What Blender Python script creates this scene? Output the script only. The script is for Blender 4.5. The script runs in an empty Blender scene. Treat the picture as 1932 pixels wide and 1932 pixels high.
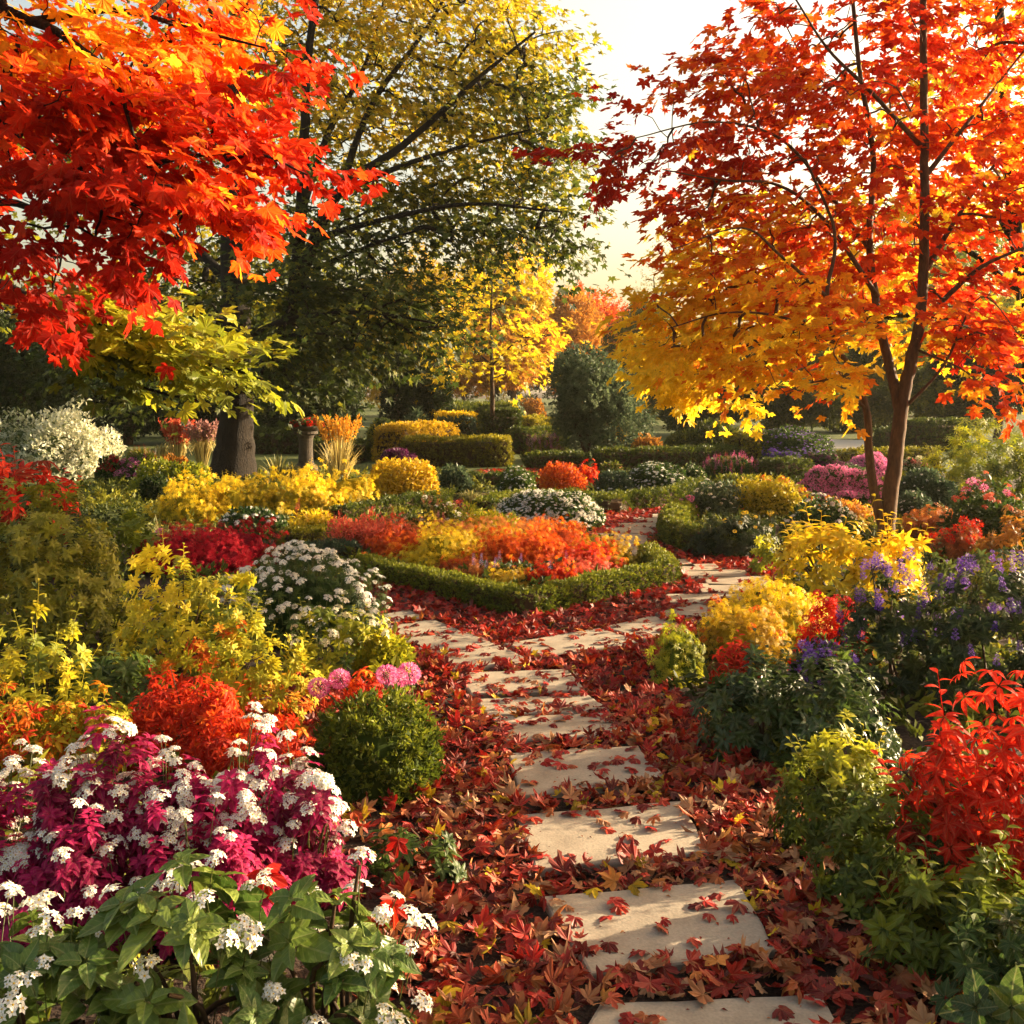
import bpy, math
import numpy as np
from math import radians, sin, cos, pi

# ------------------------------------------------------------------ camera, sky, sun, exposure
S = bpy.context.scene
COL = S.collection
F, CX, HY, CAMH = 2071.0, 966.0, 736.0, 2.0      # focal length, centre and horizon in a 1932 px wide frame
cam = bpy.data.cameras.new("camera")
cam_o = bpy.data.objects.new("camera", cam)
COL.objects.link(cam_o)
cam_o.location = (0, 0, CAMH)
cam_o.rotation_euler = (pi / 2, 0, 0)
cam.sensor_width = 36
cam.lens = 36 * F / 1932
cam.shift_y = (HY - CX) / 1932
cam.clip_start = 0.1
cam.clip_end = 3000
S.camera = cam_o

SUN_AZ, SUN_EL = radians(68), radians(15)
world = bpy.data.worlds.new("World")
S.world = world
world.use_nodes = True
wn = world.node_tree
sky = wn.nodes.new("ShaderNodeTexSky")
sky.sky_type = 'NISHITA'
sky.sun_disc = False
sky.sun_elevation = SUN_EL
sky.sun_rotation = SUN_AZ
sky.air_density = 1.0
sky.dust_density = 6.0
sky.ozone_density = 0.2
warm = wn.nodes.new("ShaderNodeMix")          # late light through hazy air: the whole sky a little warmer
warm.data_type = 'RGBA'; warm.blend_type = 'MULTIPLY'; warm.inputs[0].default_value = 1
warm.inputs[7].default_value = (1.0, .90, .74, 1)
wn.links.new(sky.outputs[0], warm.inputs[6])
wn.links.new(warm.outputs[2], wn.nodes["Background"].inputs[0])
wn.nodes["Background"].inputs[1].default_value = 0.11
sl = bpy.data.lights.new("sun", 'SUN')
sl.energy = 5.0
sl.angle = radians(0.6)
sl.color = (1.0, 0.80, 0.52)
so = bpy.data.objects.new("sun", sl)
COL.objects.link(so)
SUND = np.array([sin(SUN_AZ) * cos(SUN_EL), cos(SUN_AZ) * cos(SUN_EL), sin(SUN_EL)])
from mathutils import Vector
so.rotation_euler = Vector(SUND).to_track_quat('Z', 'Y').to_euler()
so.location = (30, 20, 30)
S.view_settings.view_transform = 'Standard'
S.view_settings.look = 'None'
S.view_settings.exposure = 2.05
S.view_settings.gamma = 1.0
S.view_settings.use_curve_mapping = False
HAZE = .00022
S.cycles.volume_bounces = 0
S.cycles.max_bounces = 6
S.cycles.diffuse_bounces = 3
S.cycles.transmission_bounces = 4
S.cycles.glossy_bounces = 2
S.cycles.sample_clamp_indirect = 6

rng = np.random.default_rng(11)
R1 = lambda a, b, n=None: rng.uniform(a, b, n)


# ------------------------------------------------------------------ picture px (1932 wide) <-> world
def P(px, py, d):
    return np.array([(px - CX) / F * d, d, CAMH - (py - HY) / F * d])


def GD(py, z=0.0):
    return F * (CAMH - z) / (py - HY)


def G(px, py, z=0.0):
    d = GD(py, z)
    return np.array([(px - CX) / F * d, d, z])


def unit(v):
    v = np.asarray(v, float)
    return v / np.maximum(np.linalg.norm(v, axis=-1, keepdims=True), 1e-9)


def noise3(p, f, seed=0):
    """smooth pseudo noise in about -1..1 from a few sine waves"""
    r = np.random.default_rng(seed + 1000)
    out = np.zeros(len(p))
    for k in range(5):
        w = r.normal(size=3)
        w = w / np.linalg.norm(w) * f * r.uniform(.6, 1.8)
        out += np.sin(p @ w + r.uniform(0, 6.28))
    return out / 2.4


# ------------------------------------------------------------------ materials
MATS = {}


def nodes_of(m):
    m.use_nodes = True
    nt = m.node_tree
    for n in list(nt.nodes):
        nt.nodes.remove(n)
    return nt, nt.nodes.new, nt.links.new


PAL = {
    'red': [(0, (.16, .004, .004)), (.45, (.46, .010, .006)), (.8, (.68, .030, .007)), (1, (.80, .10, .01))],
    'redorange': [(0, (.34, .008, .004)), (.4, (.62, .035, .006)), (.65, (.78, .12, .008)), (.85, (.85, .30, .012)), (1, (.85, .48, .02))],
    'maple_right': [(0, (.30, .007, .004)), (.3, (.52, .022, .006)), (.5, (.68, .07, .007)), (.68, (.78, .20, .009)), (.8, (.84, .42, .015)), (1, (.86, .58, .025))],
    'orange': [(0, (.26, .035, .006)), (.4, (.66, .10, .010)), (.75, (.80, .21, .016)), (1, (.84, .42, .03))],
    'amber': [(0, (.15, .07, .012)), (.5, (.46, .19, .022)), (1, (.68, .34, .035))],
    'yellow': [(0, (.16, .15, .010)), (.3, (.44, .33, .012)), (.7, (.74, .52, .016)), (1, (.88, .64, .025))],
    'lime': [(0, (.045, .070, .008)), (.4, (.17, .20, .012)), (.8, (.42, .40, .020)), (1, (.60, .52, .03))],
    'olive': [(0, (.022, .034, .006)), (.5, (.085, .100, .012)), (1, (.28, .26, .022))],
    'green': [(0, (.014, .032, .007)), (.5, (.040, .076, .013)), (1, (.105, .15, .020))],
    'leafgreen': [(0, (.025, .050, .010)), (.5, (.070, .125, .020)), (1, (.19, .24, .036))],
    'yellowgreen': [(0, (.030, .050, .008)), (.35, (.14, .17, .012)), (.65, (.45, .40, .018)), (1, (.78, .60, .028))],
    'dark': [(0, (.012, .022, .006)), (.6, (.028, .046, .011)), (1, (.070, .090, .018))],
    'bluegreen': [(0, (.022, .040, .020)), (.6, (.065, .098, .048)), (1, (.15, .19, .095))],
    'box': [(0, (.022, .036, .005)), (.5, (.070, .095, .009)), (1, (.22, .23, .016))],
    'boxgold': [(0, (.06, .060, .006)), (.5, (.22, .20, .010)), (1, (.48, .38, .018))],
    'gold': [(0, (.24, .15, .010)), (.5, (.56, .36, .013)), (1, (.80, .56, .022))],
    'tree_yg': [(0, (.022, .036, .007)), (.38, (.055, .075, .011)), (.55, (.20, .19, .014)), (.75, (.52, .38, .016)), (1, (.80, .52, .025))],
    'crimson': [(0, (.12, .003, .010)), (.5, (.42, .006, .018)), (1, (.66, .020, .040))],
    'magenta': [(0, (.16, .004, .040)), (.5, (.42, .012, .100)), (1, (.62, .030, .17))],
    'pinkmix': [(0, (.38, .05, .06)), (.5, (.66, .14, .13)), (1, (.80, .34, .28))],
    'coralmix': [(0, (.20, .06, .02)), (.4, (.60, .09, .045)), (.8, (.74, .14, .08)), (1, (.8, .30, .10))],
    'rust': [(0, (.22, .06, .015)), (.5, (.52, .17, .035)), (1, (.70, .32, .07))],
    'pink': [(0, (.60, .05, .26)), (.5, (.82, .20, .44)), (1, (.88, .52, .66))],
    'purple': [(0, (.13, .035, .30)), (.6, (.27, .11, .50)), (1, (.50, .32, .70))],
    'violet': [(0, (.045, .012, .17)), (.6, (.10, .025, .32)), (1, (.22, .07, .46))],
    'plum': [(0, (.07, .012, .05)), (.6, (.17, .030, .11)), (1, (.30, .07, .20))],
    'lilac': [(0, (.22, .12, .38)), (.6, (.42, .28, .60)), (1, (.66, .55, .78))],
    'white': [(0, (.62, .42, .03)), (.10, (.66, .50, .06)), (.16, (.70, .66, .58)), (1, (.84, .82, .78))],
    'cream': [(0, (.40, .36, .16)), (.5, (.66, .60, .38)), (1, (.80, .76, .58))],
    'whiteleaf': [(0, (.05, .08, .02)), (.35, (.20, .23, .09)), (.6, (.58, .57, .36)), (1, (.78, .76, .60))],
    'litter': [(0, (.060, .006, .004)), (.25, (.22, .008, .005)), (.55, (.42, .014, .008)), (.72, (.40, .060, .012)), (.86, (.40, .14, .04)), (1, (.50, .26, .12))],
    'litter_near': [(0, (.050, .010, .006)), (.3, (.20, .014, .008)), (.5, (.36, .020, .010)), (.66, (.32, .075, .022)), (.85, (.36, .16, .065)), (1, (.48, .28, .15))],
    'sunset': [(0, (.46, .016, .006)), (.28, (.58, .05, .008)), (.42, (.62, .19, .010)), (.6, (.40, .33, .015)), (.8, (.24, .25, .014)), (1, (.52, .44, .02))],
    'limered': [(0, (.010, .026, .006)), (.4, (.030, .060, .010)), (.58, (.16, .16, .012)), (.72, (.52, .05, .008)), (1, (.70, .030, .010))],
    'redtop': [(0, (.012, .028, .006)), (.28, (.035, .060, .010)), (.42, (.20, .020, .006)), (.6, (.50, .014, .007)), (1, (.74, .035, .010))],
    'straw': [(0, (.20, .16, .05)), (.5, (.48, .38, .12)), (1, (.70, .55, .20))],
    'plume_gold': [(0, (.55, .24, .02)), (1, (.80, .45, .05))],
    'plume_red': [(0, (.42, .06, .03)), (1, (.66, .15, .07))],
    'plume_mauve': [(0, (.30, .13, .12)), (1, (.50, .28, .24))],
    'reed': [(0, (.05, .07, .015)), (.5, (.20, .19, .05)), (1, (.42, .36, .11))],
    'stem': [(0, (.03, .05, .012)), (1, (.09, .10, .025))],
    'twig': [(0, (.035, .020, .010)), (1, (.09, .05, .025))],
}


def leafmat(pal, tr=0.42, rough=0.5, spec=0.3, vein=0.35):
    if pal in ('red', 'redorange', 'maple_right', 'redtop', 'orange', 'sunset', 'crimson', 'magenta'):
        spec, rough = min(spec, .14), max(rough, .6)
    key = ('leaf', pal, tr, rough, spec, vein)
    if key in MATS:
        return MATS[key]
    m = bpy.data.materials.new(pal + "_leaf")
    nt, N, L = nodes_of(m)
    at = N("ShaderNodeAttribute"); at.attribute_name = "tone"
    rp = N("ShaderNodeValToRGB")
    st = PAL[pal]
    el = rp.color_ramp.elements
    while len(el) < len(st):
        el.new(.5)
    for e, (p, c) in zip(el, st):
        e.position = p
        e.color = (*c, 1)
    L(at.outputs['Fac'], rp.inputs[0])
    # mottling of the blade itself
    tc = N("ShaderNodeTexCoord")
    nz = N("ShaderNodeTexNoise"); nz.inputs['Scale'].default_value = 38; nz.inputs['Detail'].default_value = 2
    L(tc.outputs['Object'], nz.inputs['Vector'])
    mr = N("ShaderNodeMapRange"); mr.inputs[1].default_value = .3; mr.inputs[2].default_value = .7
    mr.inputs[3].default_value = .80; mr.inputs[4].default_value = 1.16
    L(nz.outputs['Fac'], mr.inputs[0])
    mx = N("ShaderNodeMix"); mx.data_type = 'RGBA'; mx.blend_type = 'MULTIPLY'; mx.inputs[0].default_value = 1
    L(rp.outputs[0], mx.inputs[6]); L(mr.outputs[0], mx.inputs[7])
    last = mx.outputs[2]
    if vein:
        uv = N("ShaderNodeAttribute"); uv.attribute_name = "luv"
        sp = N("ShaderNodeSeparateXYZ"); L(uv.outputs['Vector'], sp.inputs[0])
        ab = N("ShaderNodeMath"); ab.operation = 'ABSOLUTE'; L(sp.outputs[0], ab.inputs[0])
        # side veins: stripes along v bent by |u|
        sv = N("ShaderNodeMath"); sv.operation = 'MULTIPLY_ADD'; sv.inputs[1].default_value = -0.9
        L(ab.outputs[0], sv.inputs[0]); L(sp.outputs[1], sv.inputs[2])
        fr = N("ShaderNodeMath"); fr.operation = 'PINGPONG'; fr.inputs[1].default_value = 0.075
        L(sv.outputs[0], fr.inputs[0])
        lt = N("ShaderNodeMath"); lt.operation = 'LESS_THAN'; lt.inputs[1].default_value = 0.010
        L(fr.outputs[0], lt.inputs[0])
        lm = N("ShaderNodeMath"); lm.operation = 'LESS_THAN'; lm.inputs[1].default_value = 0.022
        L(ab.outputs[0], lm.inputs[0])
        mxv = N("ShaderNodeMath"); mxv.operation = 'MULTIPLY_ADD'; mxv.inputs[1].default_value = .5; mxv.use_clamp = True
        L(lt.outputs[0], mxv.inputs[0]); L(lm.outputs[0], mxv.inputs[2])
        mv = N("ShaderNodeMath"); mv.operation = 'MULTIPLY'; mv.inputs[1].default_value = vein
        L(mxv.outputs[0], mv.inputs[0])
        br = N("ShaderNodeMix"); br.data_type = 'RGBA'; br.blend_type = 'MIX'
        L(mv.outputs[0], br.inputs[0]); L(last, br.inputs[6])
        lighter = N("ShaderNodeMix"); lighter.data_type = 'RGBA'; lighter.blend_type = 'MIX'; lighter.inputs[0].default_value = .35
        L(last, lighter.inputs[6]); lighter.inputs[7].default_value = (.55, .5, .22, 1)
        L(lighter.outputs[2], br.inputs[7])
        last = br.outputs[2]
    pb = N("ShaderNodeBsdfPrincipled")
    pb.inputs['Roughness'].default_value = rough
    pb.inputs['Specular IOR Level'].default_value = spec
    L(last, pb.inputs['Base Color'])
    tl = N("ShaderNodeBsdfTranslucent")
    L(last, tl.inputs[0])
    ms = N("ShaderNodeMixShader"); ms.inputs[0].default_value = tr
    L(pb.outputs[0], ms.inputs[1]); L(tl.outputs[0], ms.inputs[2])
    out = N("ShaderNodeOutputMaterial"); L(ms.outputs[0], out.inputs[0])
    MATS[key] = m
    return m


def surfmat(name, c0, c1, scale=6, detail=6, rough=.85, bump=.4, bscale=None, stretch=(1, 1, 1), c2=None, speck=0, bdist=.02):
    if name in MATS:
        return MATS[name]
    m = bpy.data.materials.new(name)
    nt, N, L = nodes_of(m)
    tc = N("ShaderNodeTexCoord")
    mp = N("ShaderNodeMapping"); mp.inputs['Scale'].default_value = stretch
    L(tc.outputs['Object'], mp.inputs[0])
    nz = N("ShaderNodeTexNoise"); nz.inputs['Scale'].default_value = scale; nz.inputs['Detail'].default_value = detail
    nz.inputs['Roughness'].default_value = .62
    L(mp.outputs[0], nz.inputs['Vector'])
    rp = N("ShaderNodeValToRGB"); e = rp.color_ramp.elements
    e[0].position = .3; e[0].color = (*c0, 1); e[1].position = .7; e[1].color = (*c1, 1)
    if c2:
        q = e.new(.52); q.color = (*c2, 1)
    L(nz.outputs['Fac'], rp.inputs[0])
    last = rp.outputs[0]
    n2 = N("ShaderNodeTexNoise"); n2.inputs['Scale'].default_value = bscale or scale * 8; n2.inputs['Detail'].default_value = 5
    L(mp.outputs[0], n2.inputs['Vector'])
    if speck:
        mr = N("ShaderNodeMapRange"); mr.inputs[1].default_value = .25; mr.inputs[2].default_value = .75
        mr.inputs[3].default_value = 1 - speck; mr.inputs[4].default_value = 1 + speck
        L(n2.outputs['Fac'], mr.inputs[0])
        mx = N("ShaderNodeMix"); mx.data_type = 'RGBA'; mx.blend_type = 'MULTIPLY'; mx.inputs[0].default_value = 1
        L(last, mx.inputs[6]); L(mr.outputs[0], mx.inputs[7]); last = mx.outputs[2]
    pb = N("ShaderNodeBsdfPrincipled"); pb.inputs['Roughness'].default_value = rough
    pb.inputs['Specular IOR Level'].default_value = .25
    L(last, pb.inputs['Base Color'])
    bp = N("ShaderNodeBump"); bp.inputs['Strength'].default_value = bump; bp.inputs['Distance'].default_value = bdist
    L(n2.outputs['Fac'], bp.inputs['Height']); L(bp.outputs[0], pb.inputs['Normal'])
    out = N("ShaderNodeOutputMaterial"); L(pb.outputs[0], out.inputs[0])
    MATS[name] = m
    return m


BARK_DARK = surfmat("dark_bark", (.006, .004, .0025), (.022, .014, .008), 5, 7, .9, 1.0, 14, (5, 5, .7), speck=.35, bdist=.05)
BARK_BROWN = surfmat("brown_bark", (.040, .021, .010), (.125, .064, .028), 7, 7, .8, .5, 26, (3, 3, .9), speck=.25, bdist=.015)
BARK_THIN = surfmat("thin_bark", (.030, .018, .011), (.085, .052, .030), 8, 5, .9, .5, 30, (4, 4, .8))
MULCH = surfmat("garden_soil", (.014, .008, .005), (.045, .024, .014), 3, 9, .95, 1.0, 40, speck=.5, bdist=.03)
SLABM = surfmat("pale_stone", (.21, .165, .12), (.37, .305, .225), 3.4, 10, .88, .28, 90, c2=(.31, .255, .19), speck=.16, bdist=.006)
PAVEM = surfmat("pale_paving", (.36, .32, .27), (.48, .43, .36), 1.5, 6, .9, .3, 20, speck=.1)
LAWNM = surfmat("lawn_turf", (.035, .050, .008), (.085, .10, .016), 3, 9, .9, .8, 60, speck=.4)
STONED = surfmat("weathered_stone", (.030, .024, .018), (.085, .066, .048), 6, 8, .9, .6, 30, speck=.2)


# ------------------------------------------------------------------ mesh accumulator (triangles, numpy)
class Acc:
    def __init__(s):
        s.V, s.T, s.t, s.uv, s.mi, s.sm, s.n = [], [], [], [], [], [], 0

    def add(s, V, T, tone=.5, uv=None, mat=0, smooth=False):
        V = np.asarray(V, float).reshape(-1, 3)
        T = np.asarray(T, int).reshape(-1, 3)
        s.V.append(V); s.T.append(T + s.n); s.n += len(V)
        s.t.append(np.full(len(V), tone, float) if np.ndim(tone) == 0 else np.asarray(tone, float))
        s.uv.append(np.full((len(V), 2), 9.0) if uv is None else uv)
        s.mi.append(np.full(len(T), mat)); s.sm.append(np.full(len(T), smooth))
        return s

    def inst(s, tm, pos, rot, sc, tone, mat=0):
        """copies of one template (V, T, uv, tv) with matrices, scales and tones"""
        V, T, uv, tv = tm
        k = len(pos)
        if k == 0:
            return s
        sc = np.broadcast_to(np.asarray(sc, float), (k,))
        W = np.einsum('kij,nj->kni', rot, V) * sc[:, None, None] + pos[:, None, :]
        TT = (T[None] + (np.arange(k) * len(V))[:, None, None]).reshape(-1, 3)
        tt = np.repeat(np.asarray(tone, float)[:, None], len(V), 1)
        tt = np.where(tv[None] > -.5, tv[None], tt)
        return s.add(W.reshape(-1, 3), TT, tt.ravel(), np.tile(uv, (k, 1)), mat)

    def mesh(s, name, mats):
        V, T = np.concatenate(s.V), np.concatenate(s.T)
        me = bpy.data.meshes.new(name)
        me.vertices.add(len(V)); me.vertices.foreach_set("co", V.astype(np.float32).ravel())
        me.loops.add(len(T) * 3); me.loops.foreach_set("vertex_index", T.astype(np.int32).ravel())
        me.polygons.add(len(T))
        me.polygons.foreach_set("loop_start", (np.arange(len(T)) * 3).astype(np.int32))
        me.polygons.foreach_set("material_index", np.concatenate(s.mi).astype(np.int32))
        me.polygons.foreach_set("use_smooth", np.concatenate(s.sm))
        a = me.attributes.new("tone", 'FLOAT', 'POINT'); a.data.foreach_set("value", np.clip(np.concatenate(s.t), 0, 1).astype(np.float32))
        b = me.attributes.new("luv", 'FLOAT2', 'POINT'); b.data.foreach_set("vector", np.concatenate(s.uv).astype(np.float32).ravel())
        me.update(calc_edges=True)
        for m in (mats if isinstance(mats, (list, tuple)) else [mats]):
            me.materials.append(m)
        return me

    def obj(s, name, mats, parent=None, origin=None):
        o0 = np.array(origin if origin is not None else (0, 0, 0), float)
        if origin is not None:
            s.V = [v - o0 for v in s.V]
        o = bpy.data.objects.new(name, s.mesh(name, mats))
        COL.objects.link(o)
        if origin is not None:
            o.location = o0
        if parent is not None:
            o.parent = parent
            if origin is not None:
                o.location = o0 - np.array(parent.location)
        return o


def tag(o, label, cat, group=None):
    o['label'] = label; o['category'] = cat
    if group:
        o['group'] = group
    return o


def struct(o, kind='structure', label=None):
    o['kind'] = kind
    if label:
        o['label'] = label
    return o


def thing(name, label, cat, loc, group=None):
    o = bpy.data.objects.new(name, None)
    o.empty_display_size = .2
    COL.objects.link(o); o.location = loc
    return tag(o, label, cat, group)


# ------------------------------------------------------------------ leaf templates  (V, T, uv, tv); base at 0, tip at +Y, upper side +Z
def pack(V, T, uv=None, tv=None):
    V = np.asarray(V, float); T = np.asarray(T, int)
    return (V, T, np.asarray(uv, float) if uv is not None else np.full((len(V), 2), 9.0),
            np.full(len(V), -1.0) if tv is None else np.asarray(tv, float))


def maple(seed, low=False, curl=.25):
    r = np.random.default_rng(seed)
    half = [(0, 1.0), (24, .48), (50, .90), (75, .44), (108, .62), (150, .22)] if low else \
           [(0, 1.0), (7, .78), (15, .74), (21, .50), (31, .62), (38, .78), (50, .93), (57, .74), (67, .68), (75, .45),
            (91, .54), (108, .64), (126, .42), (155, .20)]
    pts = [(-a, l) for a, l in half[:0:-1]] + half
    V = [(0, 0, 0)]
    rad = [0]
    for a, l in pts:
        l *= r.uniform(.92, 1.08); a = radians(a + r.uniform(-3, 3))
        V.append((sin(a) * l, cos(a) * l, 0)); rad.append(l)
    V = np.array(V)
    fold = r.uniform(.05, .28)
    V[:, 2] = fold * np.abs(V[:, 0]) - curl * r.uniform(.3, 1.3) * (V[:, 0] ** 2 + V[:, 1] ** 2) \
        + r.uniform(-.14, .14) * V[:, 0] + r.normal(0, .05, len(V)) * np.array(rad)
    n = len(pts)
    T = [(0, i + 1, i) for i in range(1, n)]
    uv = np.stack([V[:, 0], V[:, 1]], 1)
    V = V + np.array([0, .12, 0])
    if not low:   # petiole
        k = len(V)
        V = np.vstack([V, [(-.013, .12, 0), (.013, .12, 0), (.02, -.35, -.06), (-.005, -.35, -.06)]])
        T += [(k, k + 2, k + 1), (k, k + 3, k + 2)]
        uv = np.vstack([uv, np.zeros((4, 2))])
    return pack(V * np.array([1, 1, 1]) * .62, T, uv)


def ellip(w=.4, rows=3, fold=.25, droop=.35, base=0.0, seed=0, power=.8):
    """pointed oval leaf of length 1, folded on the midrib"""
    V, uv, T = [(0, base, 0)], [(0, 0)], []
    for i in range(1, rows + 1):
        v = i / (rows + 1)
        hw = w / 2 * (sin(pi * v ** power)) ** .9
        z = -droop * v ** 2
        for u in (-1, 0, 1):
            V.append((u * hw, base + v * (1 - .2 * droop * v), z + (fold * hw if u else 0))); uv.append((u * hw, v))
    V.append((0, base + 1 - .2 * droop, -droop)); uv.append((0, 1))
    a = 1
    T += [(0, a + 1, a), (0, a + 2, a + 1)]
    for i in range(rows - 1):
        b = a + 3
        for c in (0, 1):
            T += [(a + c, a + c + 1, b + c + 1), (a + c, b + c + 1, b + c)]
        a = b
    t = len(V) - 1
    T += [(a, a + 1, t), (a + 1, a + 2, t)]
    return pack(V, T, uv)


def kite(w=.45, fold=.12, droop=.1):
    V = [(0, 0, 0), (w / 2, .45, fold), (0, 1, -droop), (-w / 2, .45, fold)]
    return pack(V, [(0, 1, 2), (0, 2, 3)], [(0, 0), (w / 2, .45), (0, 1), (-w / 2, .45)])


def broad(seed=0, w=.66, cols=6, rows=8, droop=.35, cup=.22):
    """big ovate leaf with a curved, quilted blade"""
    r = np.random.default_rng(seed)
    V, uv, T = [], [], []
    ph = r.uniform(0, 6)
    for i in range(rows + 1):
        v = i / rows
        hw = w / 2 * max(sin(pi * min(v ** .72, 1)) ** .75, .0) + .004
        for j in range(cols + 1):
            u = j / cols * 2 - 1
            z = -droop * v ** 1.8 + cup * abs(u) * hw * 1.3 + .012 * sin(v * 24 - abs(u) * 5 + ph) * (abs(u) > .1) \
                + .03 * sin(3 * v + ph) * u
            V.append((u * hw + .04 * sin(v * 3 + ph), v * (1 - .18 * droop), z)); uv.append((u * hw, v))
    for i in range(rows):
        for j in range(cols):
            a = i * (cols + 1) + j; b = a + cols + 1
            T += [(a, a + 1, b + 1), (a, b + 1, b)]
    return pack(V, T, uv)


def rotm(tip, nrm):
    """frames with Y along tip and Z near nrm"""
    y = unit(tip)
    z = nrm - (nrm * y).sum(-1, keepdims=True) * y
    z = unit(z)
    x = np.cross(y, z)
    return np.stack([x, y, z], -1)


def join(parts):
    V, T, U, W, n = [], [], [], [], 0
    for v, t, u, w in parts:
        V.append(v); T.append(t + n); U.append(u); W.append(w); n += len(v)
    return np.vstack(V), np.vstack(T), np.vstack(U), np.concatenate(W)


def placed(tm, pos, tip, nrm, sc, tone=None):
    R = rotm(np.array([tip], float), np.array([nrm], float))[0]
    V = (tm[0] @ R.T) * sc + np.array(pos)
    return V, tm[1], tm[2], tm[3] if tone is None else np.full(len(V), tone, float)


def rosette(leaf, n, seed, up=.35, tiers=1, shrink=.7, gap=.22, size=.5, jit=.2):
    """leaves round a shoot tip that points to +Z here; later turned to the shoot's own way"""
    r = np.random.default_rng(seed)
    ps = []
    for t in range(tiers):
        a0 = r.uniform(0, 6.28)
        for k in range(n):
            a = a0 + 2 * pi * k / n + r.uniform(-.25, .25)
            u = up + t * .25 + r.uniform(-jit, jit)
            tip = np.array([cos(a), sin(a), u])
            nrm = np.array([-cos(a) * u, -sin(a) * u, 1.0]) + r.normal(0, .15, 3)
            ps.append(placed(leaf, (0.03 * cos(a), .03 * sin(a), t * gap), tip, nrm, size * shrink ** t * r.uniform(.8, 1.15)))
    V, T, U, W = join(ps)
    V = V[:, [0, 2, 1]] * np.array([1, 1, -1])      # shoot axis +Z -> +Y
    return V, T, U, W


E1, E2, E3 = ellip(.42, 3, .25, .35), ellip(.34, 3, .3, .5), ellip(.5, 3, .2, .25)
EN, EP = ellip(.26, 3, .25, .4), ellip(.55, 2, .15, .3)
MAPLE = [maple(k) for k in range(8)]
MAPLE_DRY = [maple(k + 40, curl=.55) for k in range(10)]
MAPLE_LOW = [maple(k + 20, True) for k in range(6)]
KITE = [kite(.5, .12, .1), kite(.4, .16, .25), kite(.55, .05, 0)]
OVAL = [ellip(.42, 2, .22, .3), ellip(.36, 2, .3, .5), ellip(.5, 2, .15, .2)]
SLIM = [kite(.16, .04, .1), kite(.2, .05, .25)]
ROS_WIDE = [rosette(E1, 6, k, .25, 2, .75, .18) for k in range(4)]
ROS_SLIM = [rosette(EN, 7, k + 9, .15, 2, .7, .16) for k in range(4)]
ROS_STAR = [rosette(E2, 6, k + 20, .0, 1) for k in range(4)]
ROS_BROAD = [rosette(broad(k, .62), 4, k + 30, .25, 2, .62, .12, jit=.3) for k in range(5)]
TIERS = [rosette(ellip(.50, 3, .16, .45), 6, k + 50, -.10, 4, .84, .17, .46, .2) for k in range(6)]
BOX = []
for k in range(4):
    rr = np.random.default_rng(k + 70)
    BOX.append(join([placed(KITE[j % 3], rr.normal(0, .18, 3) + np.array([0, .25, 0]),
                            rr.normal(0, .55, 3) + np.array([0, .8, 0]), rr.normal(0, 1, 3), rr.uniform(.4, .6)) for j in range(8)]))
FEATHER = []
for k in range(3):
    rr = np.random.default_rng(k + 90)
    FEATHER.append(join([placed(SLIM[j % 2], (0, j * .055, 0), (cos(j * 2.4) * .7, .75, sin(j * 2.4) * .7), rr.normal(0, 1, 3), .42 * (1 - j / 22)) for j in range(14)]))


# flowers; template axis +Y, size about 1 across
def fl_floret(n=5, w=.5, seed=0, tone_c=0.0, cup=.3):
    ps = []
    pet = ellip(w, 1, .1, .15)
    for k in range(n):
        a = 2 * pi * k / n + seed
        tip = np.array([cos(a), cup, sin(a)])
        ps.append(placed(pet, (0, 0, 0), tip, (0, 1, 0), .5))
    V = np.array([(cos(a) * .1, .10, sin(a) * .1) for a in np.arange(5) * 1.2566] + [(0, .15, 0)])
    ps.append((V, np.array([(5, (i + 1) % 5, i) for i in range(5)]), np.full((6, 2), 9.), np.full(6, tone_c)))
    return join(ps)


def fl_corymb(seed, n=16, fs=.30, dome=.35):
    r = np.random.default_rng(seed)
    ps = []
    fl = fl_floret(5, .62, seed)
    for k in range(n):
        a = k * 2.399 + r.uniform(-.3, .3); q = math.sqrt((k + .4) / n) * .40
        p = np.array([cos(a) * q, dome * (1 - (q / .45) ** 2) * .55 + r.uniform(-.03, .03), sin(a) * q])
        ax = np.array([cos(a) * q * 2.0, .8, sin(a) * q * 2.0]) + r.normal(0, .15, 3)
        ps.append(placed(fl, p, ax, r.normal(0, 1, 3), fs * r.uniform(.8, 1.2)))
    return join(ps)


def fl_ball(seed, n=220, el=.2, sq=1.0):
    r = np.random.default_rng(seed)
    ps = []
    for k in range(n):
        z = 1 - 2 * (k + .5) / n
        a = k * 2.39996
        q = math.sqrt(1 - z * z)
        d = np.array([q * cos(a), z * sq, q * sin(a)])
        ps.append(placed(KITE[k % 3], d * .36, d + r.normal(0, .25, 3), r.normal(0, 1, 3), el * r.uniform(.7, 1.2), r.uniform(.15, .95)))
    return join(ps)


def fl_spike(seed, n=46, ln=1.6, wd=.30, el=.26):
    r = np.random.default_rng(seed)
    ps = []
    for k in range(n):
        t = k / n
        a = k * 2.4
        q = wd * (1 - t * .75) * r.uniform(.5, 1)
        ps.append(placed(OVAL[k % 3], (cos(a) * q * .5, t * ln, sin(a) * q * .5), (cos(a), .35, sin(a)), (0, 1, .1), el * (1.1 - .5 * t) * r.uniform(.8, 1.2)))
    return join(ps)


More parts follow.
